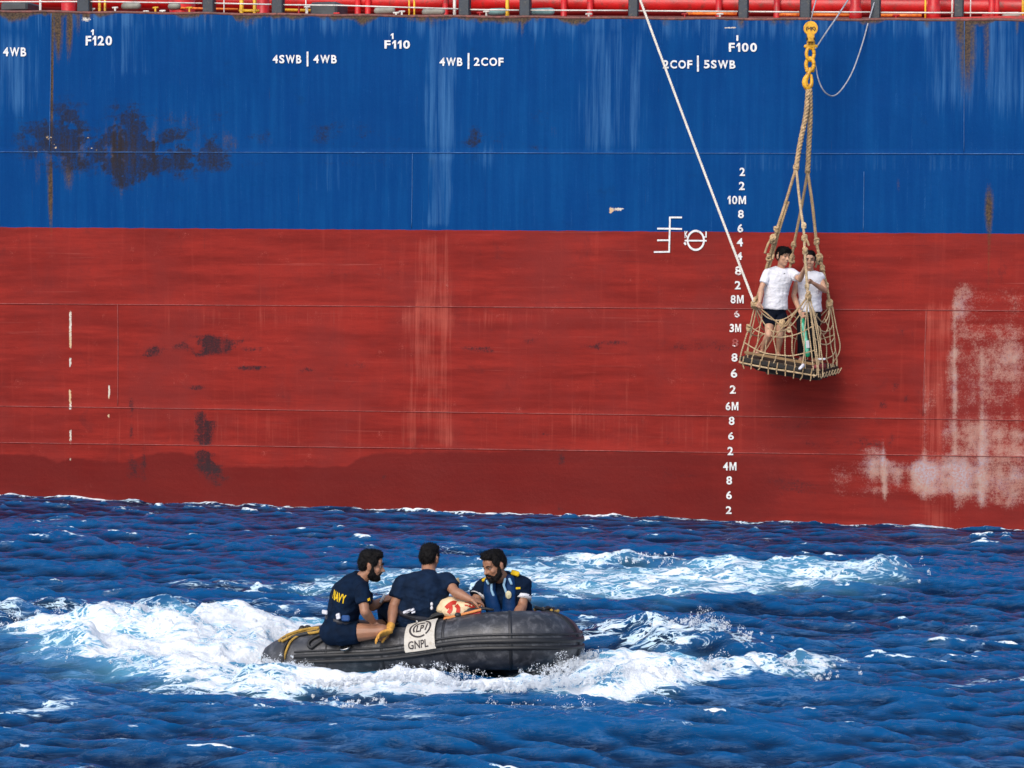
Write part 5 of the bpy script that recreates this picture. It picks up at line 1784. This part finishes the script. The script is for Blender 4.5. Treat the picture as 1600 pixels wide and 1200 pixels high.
for i in range(8):
    a0, a1 = (i + 0.04) / 8, (i + 0.96) / 8
    c = plat(0.5, (a0 + a1) / 2, -0.02 + 0.004 * random.uniform(-1, 1))
    MB().box(c, X1 * ex.length * (0.49 + 0.006 * random.uniform(-1, 1)), Y1 * ey.length * (a1 - a0) / 2, nz * 0.016, 0.005).build('plank', wood, bask, False)
for b in (0.06, 0.5, 0.94):
    c = plat(0.52, b, -0.105)
    mb = MB()
    L = ex.length * 0.5
    mb.loft([(c - X1 * L * 0.98 + nz * 0.055, Y1 * 0.05, nz * 0.012), (c - X1 * L * 0.6, Y1 * 0.05, nz * 0.055), (c + X1 * L * 0.7, Y1 * 0.05, nz * 0.062), (c + X1 * L * 0.98, Y1 * 0.05, nz * 0.045)], 4)
    mb.build('skid_beam', wood_k, bask, False)
for p, q in ((A, B), (B, C), (C, D), (D, A)):
    d = (q - p).normalized()
    n = d.cross(nz).normalized()
    m = (p + q) / 2
    MB().box(m - nz * 0.045 + n * 0.02, d * ((q - p).length / 2 - 0.03), n * 0.016, nz * 0.026, 0.006).build('platform_rim', wood_k, bask, False)
d = (B - A).normalized()
MB().box((A + B) / 2 + nz * 0.055 + Y1 * 0.02, d * ((B - A).length * 0.46), Y1 * 0.014, nz * 0.018, 0.005).build('toe_rail', wood_p, bask, False)

for i in range(7):
    q = plat(random.uniform(0.3, 0.7), random.uniform(0.0, 1.0), -0.13 - 0.025 * random.random())
    MB().box(q, (X1 + nz * random.uniform(-0.08, 0.05)).normalized() * ex.length * random.uniform(0.16, 0.42), Y1 * random.uniform(0.03, 0.06), nz * random.uniform(0.012, 0.03), 0.006).build('base_board', wood_k if i % 2 else wood, bask, False)
for i in range(9):
    q = plat((i + 0.5) / 9, 0.0, -0.05) - Y1 * 0.03
    pts_ = [q + nz * 0.05, q - nz * 0.02 - Y1 * 0.012, q - nz * random.uniform(0.05, 0.09), q - nz * random.uniform(0.09, 0.13) + X1 * random.uniform(-0.03, 0.03)]
    rope(MB(), pts_, 0.009, 0.045, 2).build('lashing', hemp if 'hemp' in globals() else hemp_p, bask)
HK = JB(1263, 139, 30.40)
K1, K2 = JB(1244, 262, 30.32), JB(1262, 268, 30.55)
cA = [K1, JB(1228, 315, 30.28), JB(1213, 362, 30.22), JB(1203, 400, 30.34), JB(1191, 440, 30.42), JB(1180, 476, 30.36)]
cB = [K1, JB(1250, 318, 30.14), JB(1256, 362, 30.0), JB(1257.5, 395, 29.93), JB(1260, 430, 29.90), JB(1262, 462, 29.90)]
cC = [K2, JB(1270, 325, 30.62), JB(1276, 380, 30.68), JB(1283, 410, 30.70), JB(1291, 445, 30.72), JB(1297, 478, 30.74)]
cD = [K2, JB(1252, 325, 30.75), JB(1240, 385, 30.95), JB(1234, 420, 31.0), JB(1222, 470, 31.08)]
for name, pts, r, m in (('sling_rope', [HK, JB(1259, 180, 30.38), JB(1250, 225, 30.35), K1], 0.036, hemp), ('sling_rope', [HK + V((0.02, 0, 0)), JB(1266, 180, 30.46), JB(1264, 225, 30.5), K2], 0.036, hemp),
                        ('corner_rope', cA, 0.021, hemp), ('corner_rope', cB, 0.019, hemp_p), ('corner_rope', cC, 0.022, hemp), ('corner_rope', cD, 0.020, hemp)):
    rope(MB(), pts, r, r * 4.2).build(name, m, bask)
# doubled rope on the near left corner and its loose ends
rope(MB(), [p + V((0.035, 0.02, 0.0)) for p in cA[1:]], 0.020, 0.09).build('corner_rope', hemp, bask)


def knot(p, r, m=hemp):
    mb = MB()
    for k in range(3):
        a = random.uniform(0, 6.28)
        ax = V((math.cos(a), math.sin(a) * 0.5, random.uniform(-0.6, 0.6))).normalized()
        ay = ax.cross(V((random.uniform(-1, 1), 1, random.uniform(-1, 1)))).normalized()
        ring = [p + (ax * math.cos(t) + ay * math.sin(t)) * r * 0.62 + V((0, 0, (k - 1) * r * 0.5)) for t in np.linspace(0, 2 * math.pi, 13)]
        tube(mb, ring, r * 0.40, 7)
    return mb.build('rope_knot', m, bask)


for px, py, Y, r in ((1244, 262, 30.32, 0.045), (1262, 266, 30.55, 0.04), (1213, 358, 30.22, 0.04), (1208, 374, 30.20, 0.05), (1201, 402, 30.2, 0.04), (1180, 474, 30.22, 0.062), (1256, 353, 30.02, 0.035), (1257, 373, 29.98, 0.045), (1258, 392, 29.93, 0.04), (1261, 448, 29.9, 0.035),
                     (1263, 462, 29.88, 0.045), (1276, 377, 30.68, 0.042), (1280, 405, 30.69, 0.055), (1285, 420, 30.70, 0.04), (1291, 447, 30.72, 0.036), (1296, 475, 30.73, 0.05), (1240, 382, 30.95, 0.04), (1237, 405, 30.98, 0.05), (1170, 512, 30.2, 0.04), (1233, 515, 30.05, 0.03), (1222, 506, 30.08, 0.045)):
    knot(JB(px, py, Y), r, hemp if r > 0.036 else hemp_p)
for pts in ([(1205, 372, 30.18), (1199, 384, 30.16), (1195, 396, 30.15)], [(1279, 404, 30.66), (1276, 412, 30.64), (1274, 418, 30.62)], [(1259, 372, 29.95), (1262, 378, 29.93), (1264, 384, 29.92)], [(1209, 398, 30.16), (1207, 405, 30.15)]):
    rope(MB(), [JB(*p) for p in pts], 0.016, 0.06).build('rope_end', hemp, bask)

# net: strands from the knots down to the platform and swags across
kA, kB, kC, kD = cA[-1], cB[-1], cC[-1], cD[-1]


def strand(pts, r=0.0125, m=hemp_p):
    r *= 0.72
    P = spline(pts, 0.05)
    P = [p + V((random.uniform(-1, 1), random.uniform(-1, 1), random.uniform(-1, 1))) * 0.002 for p in P]
    rope(MB(), P[::2] + [P[-1]], r, 0.055, 2, 5).build('net_strand', m, bask)


def sag(p, q, d, out=0.0, n=6):
    o = (q - p).cross(V((0, 0, 1))).normalized()
    return [p.lerp(q, i / n) + V((0, 0, -d)) * (1 - (2 * i / n - 1) ** 2) + o * out * (1 - (2 * i / n - 1) ** 2) for i in range(n + 1)]


def face(kp, kq, ep, eq, cols, sags, topd, out):
    """net between two corner ropes (knots kp, kq) and the platform edge ep-eq"""
    strand([kp, kp.lerp(ep, 0.35) + V((random.uniform(-.02, .02), 0, 0)), kp.lerp(ep, 0.7), ep, ep - nz * 0.09], 0.015)
    strand([kp + V((0.03, -0.01, 0)), kp.lerp(ep, 0.4) + V((0.05, 0, 0)), kp.lerp(ep, 0.75) + V((0.06, 0, 0)), ep.lerp(eq, 0.10) - nz * 0.09], 0.013)
    rows = [sag(kp, kq, topd, out), sag(kp - V((0, 0, 0.03)), kq - V((0, 0, 0.05)), topd + 0.12, out * 1.1)]
    for k, (f, d) in enumerate(sags):
        rows.append(sag(kp.lerp(ep, f), kq.lerp(eq, f), d, out * (1 - f)))
    for rw in rows:
        strand([p + V((0, 0, random.uniform(-.008, .008))) for p in rw], 0.0125)
    for i in range(1, cols):
        a = i / cols
        pts = []
        for k, rw in enumerate(rows):
            x = a * 6
            j = min(int(x), 5)
            p = rw[j].lerp(rw[j + 1], x - j) + V((random.uniform(-.03, .03), 0, 0))
            if k == 0 or p.z < pts[-1].z - 0.02:
                pts.append(p)
        e = ep.lerp(eq, a)
        pts += [e + nz * 0.02 + V((random.uniform(-.02, .02), 0, 0)), e - nz * 0.09]
        st = 0 if i % 2 else 1
        strand(pts[st:], 0.0115)


face(kA, kB, A, B, 7, ((0.42, 0.14), (0.74, 0.12)), 0.26, 0.02)
face(kB, kC, B, C, 4, ((0.35, 0.10), (0.55, 0.10), (0.78, 0.08)), 0.28, 0.05)
face(kC, kD, C, D, 5, ((0.5, 0.12),), 0.25, -0.02)
face(kD, kA, D, A, 4, ((0.5, 0.1),), 0.22, 0.02)
for dx in (-0.05, 0.02, 0.08):
    strand([kB + V((dx * 0.2, 0, 0)), kB.lerp(B, 0.4) + V((dx * 0.9, -0.01, 0)), B.lerp(kB, 0.12) + V((dx, -0.01, 0)), B + V((dx * 0.9, 0, -0.10))], 0.012)
strand([JB(1262, 466, 29.86), JB(1257, 520, 29.9), JB(1256, 556, 29.95), JB(1251, 577, 29.98)], 0.013)
strand([JB(1181, 476, 30.2), JB(1205, 496, 30.1), JB(1225, 510, 30.05), JB(1236, 497, 29.98), JB(1261, 466, 29.9)], 0.016, hemp)
strand([JB(1234, 498, 30.0), JB(1222, 512, 30.05), JB(1210, 528, 30.1)], 0.014, hemp)
for i in range(7):
    a = (i + 0.5) / 7
    p = B.lerp(C, a)
    strand([p + nz * 0.03, p - nz * 0.07 + V((0.03, -0.02, 0)), p - nz * 0.12 + V((0.05, -0.02, 0)), p - nz * 0.05 + V((0.08, -0.01, 0))], 0.012)
rope(MB(), [A - nz * 0.085 - Y1 * 0.02, A.lerp(B, 0.33) - nz * 0.095 - Y1 * 0.02, A.lerp(B, 0.66) - nz * 0.09 - Y1 * 0.02, B - nz * 0.085 - Y1 * 0.02], 0.013, 0.05).build('edge_rope', hemp_p, bask)

# white trainer at the edge
def shoe(p, d, s=1.0):
    d = d.normalized()
    sd = d.cross(V((0, 0, 1))).normalized()
    u = V((0, 0, 1))
    mb = MB()
    mb.loft([(p - d * 0.10 * s, sd * 0.030 * s, u * 0.045 * s), (p - d * 0.04 * s, sd * 0.036 * s, u * 0.05 * s), (p + d * 0.05 * s - u * 0.012, sd * 0.042 * s, u * 0.036 * s), (p + d * 0.13 * s - u * 0.022, sd * 0.034 * s, u * 0.024 * s)], 12)
    return mb


# ---- the two young men
spec = dict(s=0.90, skin=skin_lt, shirt=white_m, pants=shorts_m, hair='fringe', hs=1.03, loose=0.022, wr=0.013,
            pel=JB(1211, 480, 30.42), chest=JB(1215, 440, 30.40), neck=JB(1221, 419, 30.38), head=JB(1223, 401, 30.34),
            fwd=V((0.55, -0.80, -0.12)), up=V((0.06, -0.02, 1)),
            shA=JB(1199, 427, 30.36), elA=JB(1189, 452, 30.28), wrA=JB(1187, 472, 30.16), handA=(V((-0.3, -0.4, -0.8)), V((0.3, -0.5, 0.1)), -1, 55),
            shB=JB(1238, 427, 30.36), elB=JB(1250, 437, 30.20), wrB=JB(1257, 419, 29.99), handB=(V((0.15, -0.25, 0.9)), V((0.5, -0.2, 0)), 1, 62),
            hipA=JB(1203, 492, 30.40), knA=JB(1201, 523, 30.22), anA=JB(1191, 545, 30.42), toeA=V((-0.5, -0.8, 0)),
            hipB=JB(1219, 493, 30.44), knB=JB(1219, 524, 30.24), anB=JB(1216, 549, 30.38), toeB=V((-0.1, -1, 0)), short=0.55, waist=0.10, hem=0.02)
t1, j1 = person('young man in white crew-neck T-shirt and dark shorts, left in the basket', JB(1205, 552, 30.4), spec)
stick_on(j1['shirt'], 'chest_logo', hair_m, t1, JB(1228, 428.5, 30.0), V((0.024, 0, 0)), V((0, 0, 0.018)), V((0, 1, 0)), [(0, 0.2), (0.5, 0.6), (1, 0.3), (0.9, 1), (0.2, 0.8)], [(0, 1, 4), (1, 2, 3), (1, 3, 4)], 0.005)
spec = dict(s=0.90, skin=skin_lt, shirt=white_m, pants=black_cloth, hair='short', hs=1.01, loose=0.018, wr=0.012, sleeve=0.12,
            pel=JB(1265, 484, 30.62), chest=JB(1266, 443, 30.60), neck=JB(1265, 424, 30.58), head=JB(1265, 407, 30.52),
            fwd=V((-0.12, -1, -0.06)), up=V((0, 0, 1)),
            shA=JB(1247, 434, 30.62), elA=JB(1240, 462, 30.58), wrA=JB(1250, 488, 30.40), handA=(V((0.5, -0.3, -0.7)), V((0.2, -0.6, 0.2)), -1, 50),
            shB=JB(1281, 433, 30.60), elB=JB(1289, 454, 30.46), wrB=JB(1270, 442, 30.22), handB=(V((-0.75, -0.4, 0.45)), V((-0.3, -0.5, -0.2)), -1, 55),
            hipA=JB(1255, 492, 30.60), knA=JB(1254, 526, 30.48), anA=JB(1252, 556, 30.56), toeA=V((-0.2, -1, 0)),
            hipB=JB(1272, 492, 30.64), knB=JB(1272, 527, 30.52), anB=JB(1272, 559, 30.58), toeB=V((0.3, -1, 0)), short=1.5, waist=0.10, hem=0.02)
t2, j2 = person('young man in white sleeveless shirt and black trousers, right in the basket', JB(1262, 562, 30.6), spec)
rd = JB(1252, 538, 30.5)
tra = shoe(JB(1281, 572, 30.02), V((-0.8, -0.5, 0.1)), 0.9)
sh_o = tra.build('trainer_shoe', mat('trainer_red', (0.20, 0.03, 0.035), 0.7, 0.3, 20))
tag(sh_o, 'dark red trainer lying at the front right corner of the platform', 'shoe')
mb = MB().box(JB(1283, 561, 29.98), V((0.055, 0, 0.0)), V((0, 0.03, 0)), V((0, 0, 0.012)), 0.006)
mb.build('shoe_collar', white_m, sh_o, False)
tra = shoe(JB(1253, 572, 29.9), V((-0.5, -0.8, -0.15)), 0.55)
tag(tra.build('trainer_shoe', white_m), 'small white trainer hanging over the platform front edge', 'shoe')

# green rolled bag with white label standing between them
gb = root('green_bag', JB(1258, 556, 30.22), 'shiny green rolled bag with white label standing inside the net', 'bag')
grn = mat('green_nylon', (0.012, 0.30, 0.14), 0.25, 0.4, 12, bump=0.006, bscale=24)
grn_l = mat('green_nylon_light', (0.16, 0.62, 0.42), 0.25, 0.3, 12, bump=0.006, bscale=24)
mb = MB().limb([JB(1254, 500, 30.24), JB(1256, 518, 30.22), JB(1260, 540, 30.20), JB(1262, 555, 30.18)], [0.025, 0.040, 0.042, 0.028])
mb.blob('bag_body', grn, gb, 0.008, 1, wrinkles(0.012, 33))
mb = MB().limb([JB(1254, 506, 30.19), JB(1257, 520, 30.17), JB(1261, 544, 30.15), JB(1262, 552, 30.15)], [0.014, 0.024, 0.024, 0.012])
mb.blob('bag_flap', grn_l, gb, 0.007, 1, wrinkles(0.010, 34))
MB().box(JB(1262, 538, 30.12), V((0.022, 0, 0.004)), V((0, 0.008, 0)), V((-0.005, 0, 0.05)), 0.004).build('bag_label', white_m, gb, False)

# ---- crane hook
hk = root('crane_hook', JB(1267, 88, 30.4), 'yellow crane hook block with links holding the basket ropes', 'hook')
hy = mat('hook_yellow', (0.72, 0.36, 0.012), 0.42, 0.3, 10, bump=0.003, bscale=60, dirt=(0.30, 0.12, 0.02), dirt_amt=0.35)
hkk = mat('hook_black', (0.012, 0.010, 0.009), 0.6)
YH = 30.40


def plate(name, outline, y, th, m, parent=hk):
    n = len(outline)
    vs = [JB(a, b, y) for a, b in outline] + [JB(a, b, y) + V((0, th, 0)) for a, b in outline]
    fs = [tuple(range(n)), tuple(range(2 * n - 1, n - 1, -1))] + [(i, i + n, (i + 1) % n + n, (i + 1) % n) for i in range(n)]
    me = MB().add(vs, fs).mesh(name)
    bm = bmesh.new()
    bm.from_mesh(me)
    bmesh.ops.recalc_face_normals(bm, faces=bm.faces[:])
    bmesh.ops.bevel(bm, geom=[e for e in bm.edges if len(e.link_faces) == 2 and e.calc_face_angle(0) > 1.0], offset=0.006, segments=2, affect='EDGES')
    bm.to_mesh(me)
    bm.free()
    return link(name, me, m, parent)


ol = []
for a in np.linspace(-58, 238, 22):
    ol.append((1267 + 11.2 * math.cos(R(a)), 44 - 11.2 * math.sin(R(a))))
ol += [(1261.5, 56), (1261.5, 65), (1272.5, 65), (1272.5, 56)]
plate('sheave_plate', ol, YH - 0.09, 0.05, hy)
plate('sheave_plate', ol, YH + 0.05, 0.05, hy)
MB().limb([JB(1267, 44, YH - 0.05), JB(1267, 44, YH + 0.06)], [0.085, 0.085], (False, False), 24).build('sheave', hkk, hk)
gv, gf = glyphs('(HK)', 0.03)
MB().add([JB(1259.2 + 15.2 * a, 48.5 - 7 * b, YH - 0.097) for a, b in gv], gf).build('block_lettering', hkk, hk, False)
for px in (1260.8, 1272.6):
    MB().box(JB(px, 60.5, YH - 0.092), V((0.012, 0, 0)), V((0, 0.012, 0)), V((0, 0, 0.016)), 0.003).build('bolt', hkk, hk, False)
MB().limb([JB(1259, 72.5, YH), JB(1275, 72.5, YH)], [0.026, 0.026], (True, True), 12).build('cross_pin', hy, hk)
for px in (1262.5, 1267, 1271.5):
    MB().limb([JB(px, 65, YH), JB(px, 75.5, YH)], [0.018, 0.022], (True, True), 10).build('clevis', hy, hk)


def link_ring(name, cx, cy, rx, ry, y, r, tilt, m=hy, gap=None):
    pts = []
    for a in np.linspace(0, 360, 25):
        p = JB(cx, cy, y) + V((math.cos(R(a)) * rx * math.cos(tilt), math.cos(R(a)) * rx * math.sin(tilt), math.sin(R(a)) * ry))
        pts.append(p)
    return tube(MB(), pts, r, 10).build(name, m, hk)


link_ring('shackle', 1266, 84, 0.055, 0.085, YH, 0.024, 0.3)
link_ring('shackle', 1265.5, 101, 0.052, 0.085, YH, 0.026, -0.35)
MB().limb([JB(1261, 110.5, YH), JB(1270, 110.5, YH)], [0.025, 0.025], (True, True), 10).build('shackle_pin', hy, hk)
hp = [JB(1266, 108, YH), JB(1263, 116, YH), JB(1258.5, 124, YH), JB(1258, 131, YH), JB(1262, 137, YH), JB(1267, 134, YH), JB(1268.5, 127, YH), JB(1267.5, 118, YH)]
hpp, hr = spline(hp, 0.015, [0.026, 0.030, 0.038, 0.042, 0.038, 0.028, 0.022, 0.018])
MB().limb(hpp, hr, (True, True), 12).build('hook', hy, hk)
# hoist wire, tag line and trailing wires
wire = mat('wire_grey', (0.33, 0.33, 0.36), 0.5, 0.3, 30)
white_rope = mat('white_rope', (0.72, 0.67, 0.58), 0.8, 0.15, 20, bump=0.004, bscale=120)
o = tube(MB(), [JB(1266.5, 35, YH), JB(1271, 14, YH), JB(1279, -14, YH), JB(1300, -260, YH - 0.2)], 0.010, 6).build('hoist_wire', wire)
tag(o, 'thin steel hoist wire running up from the yellow crane hook', 'wire')
hi = deck_pt(985, -42, -0.3)
lo = JB(1178, 472, 30.18)
pts = [hi.lerp(lo, i / 20) + V((0, 0, -0.03 * (1 - (i / 10 - 1) ** 2))) for i in range(21)]
o = rope(MB(), pts, 0.018, 0.10).build('tag_line', white_rope)
tag(o, 'taut white rope slanting down from the deck to the net basket', 'rope')
o = tube(MB(), spline([JB(1274, 76, YH - 0.02), JB(1290, 52, 30.5), JB(1308, 26, 30.7), JB(1330, -8, 30.9), JB(1362, -60, 31.1)], 0.05), 0.011, 6).build('trailing_wire', wire)
tag(o, 'short straight wire from hook block up to the deck rail', 'wire')
o = tube(MB(), spline([JB(1271, 95, YH), JB(1274, 101, YH), JB(1279, 125, 30.45), JB(1288, 143, 30.5), JB(1301, 150, 30.6), JB(1315, 140, 30.7), JB(1332, 112, 30.8), JB(1347, 70, 30.9), JB(1357, 34, 31.0), JB(1367, 0, 31.1), JB(1376, -40, 31.2)], 0.04), 0.010, 6).build('trailing_wire', wire)
tag(o, 'grey wire hanging in a slack loop beside the crane hook', 'wire')

# ================================================================== SPRAY
def spray():
    rng = np.random.default_rng(3)
    P, Rr = [], []

    def jets(pts, n, drops, vmin, vmax, spread, aim, r0=0.0013, r1=0.0040):
        # thin curved threads of droplets, thrown up and falling back
        W = [on_water(p[0], p[1]) for p in pts]
        for _ in range(n):
            k = int(rng.integers(0, len(W) - 1))
            t = rng.random()
            p = W[k].lerp(W[k + 1], t)
            cl = fbm(np.array([p.x * 4.0]), np.array([p.y * 4.0]), seed=91, octv=3)[0]
            g = np.clip((cl - 0.34) * 3.4, 0.15, 1.2)
            z0 = pts[k][2] * (1 - t) + pts[k + 1][2] * t
            v = (vmin + (vmax - vmin) * rng.random() ** 1.5) * g
            d = rng.normal(0, 0.30, 2)
            vx, vy = aim[0] * v + d[0] * v, aim[1] * v + d[1] * v
            ox, oy = p.x + rng.normal(0, spread), p.y + rng.normal(0, spread)
            T = 2 * v / 9.8
            m = int(drops * 1.7 * (0.4 + rng.random()))
            for q in range(m):
                tt = T * (0.05 + 0.9 * rng.random() ** 1.3)
                j = rng.normal(0, 0.006 + 0.03 * tt, 3)
                z = z0 + v * tt - 4.9 * tt * tt + j[2]
                P.append((ox + vx * tt + j[0], oy + vy * tt + j[1], z))
                Rr.append(r0 + (r1 - r0) * rng.random() ** 4)
    near = [(500, 1086, .08), (560, 1094, .16), (640, 1098, .17), (720, 1100, .15), (800, 1102, .12), (860, 1100, .14), (930, 1096, .17), (1000, 1088, .18), (1080, 1078, .17), (1160, 1068, .15), (1240, 1056, .1), (1310, 1044, .02)]
    jets(near, 700, 46, 0.4, 1.5, 0.07, (0.10, -0.15))
    jets([(a, b + 12, 0.02) for a, b, c in near], 260, 22, 0.4, 1.2, 0.10, (0.10, -0.3))
    jets([(60, 992, .08), (170, 1000, .2), (290, 1012, .3), (390, 1022, .22), (450, 1030, .12)], 320, 26, 0.5, 1.7, 0.30, (-0.2, -0.1))
    jets([(120, 1020, .08), (230, 1045, .10), (330, 1064, .08), (440, 1080, .08)], 200, 24, 0.4, 1.4, 0.22, (-0.15, -0.2))
    jets([(1040, 1006, .2), (1110, 1012, .2), (1180, 1022, .1)], 90, 20, 0.4, 1.3, 0.12, (0.1, -0.1))
    jets([(415, 1046, .06), (450, 1056, .08), (480, 1062, .08)], 90, 26, 0.5, 1.5, 0.05, (-0.1, 0.1))
    jets([(860, 1075, .04), (890, 1060, .10), (915, 1045, .12)], 150, 34, 0.6, 1.9, 0.06, (0.25, -0.1))
    jets([(1300, 906, .06), (1380, 908, .16), (1430, 912, .04)], 60, 16, 0.5, 1.6, 0.2, (0, 0), 0.002, 0.006)
    jets([(900, 892, .06), (985, 890, .14), (1060, 892, .04)], 60, 16, 0.4, 1.3, 0.2, (0, 0), 0.002, 0.006)
    P = np.array(P)
    Rr = np.array(Rr)
    base = np.array([(1, 0, 0), (-1, 0, 0), (0, 1, 0), (0, -1, 0), (0, 0, 1), (0, 0, -1)], float)
    tri = np.array([(0, 2, 4), (2, 1, 4), (1, 3, 4), (3, 0, 4), (2, 0, 5), (1, 2, 5), (3, 1, 5), (0, 3, 5)])
    st = 1 + rng.random((len(P), 3)) * np.array([0.6, 0.6, 1.2])
    co = (P[:, None, :] + base[None] * (Rr[:, None] * st)[:, None, :]).reshape(-1, 3)
    fc = (tri[None] + (np.arange(len(P)) * 6)[:, None, None]).reshape(-1, 3)
    me = bpy.data.meshes.new('sea_spray')
    me.vertices.add(len(co))
    me.vertices.foreach_set('co', co.ravel())
    me.loops.add(fc.size)
    me.loops.foreach_set('vertex_index', fc.ravel().astype(np.int32))
    me.polygons.add(len(fc))
    me.polygons.foreach_set('loop_start', np.arange(0, fc.size, 3, dtype=np.int32))
    me.polygons.foreach_set('use_smooth', np.ones(len(fc), bool))
    me.update(calc_edges=True)
    o = link('sea_spray', me, mat('spray_white', (0.84, 0.87, 0.90), 0.5, 0.05))
    o['kind'] = 'stuff'
    o['label'] = 'white droplets of spray thrown up round the inflatable boat'


spray()

for m_ in bpy.data.materials:
    if any(k in m_.name for k in ('cloth', 'shorts', 'trousers', 'cotton', 'vest_blue')):
        m_.node_tree.nodes['Principled BSDF'].inputs['Specular IOR Level'].default_value = 0.10
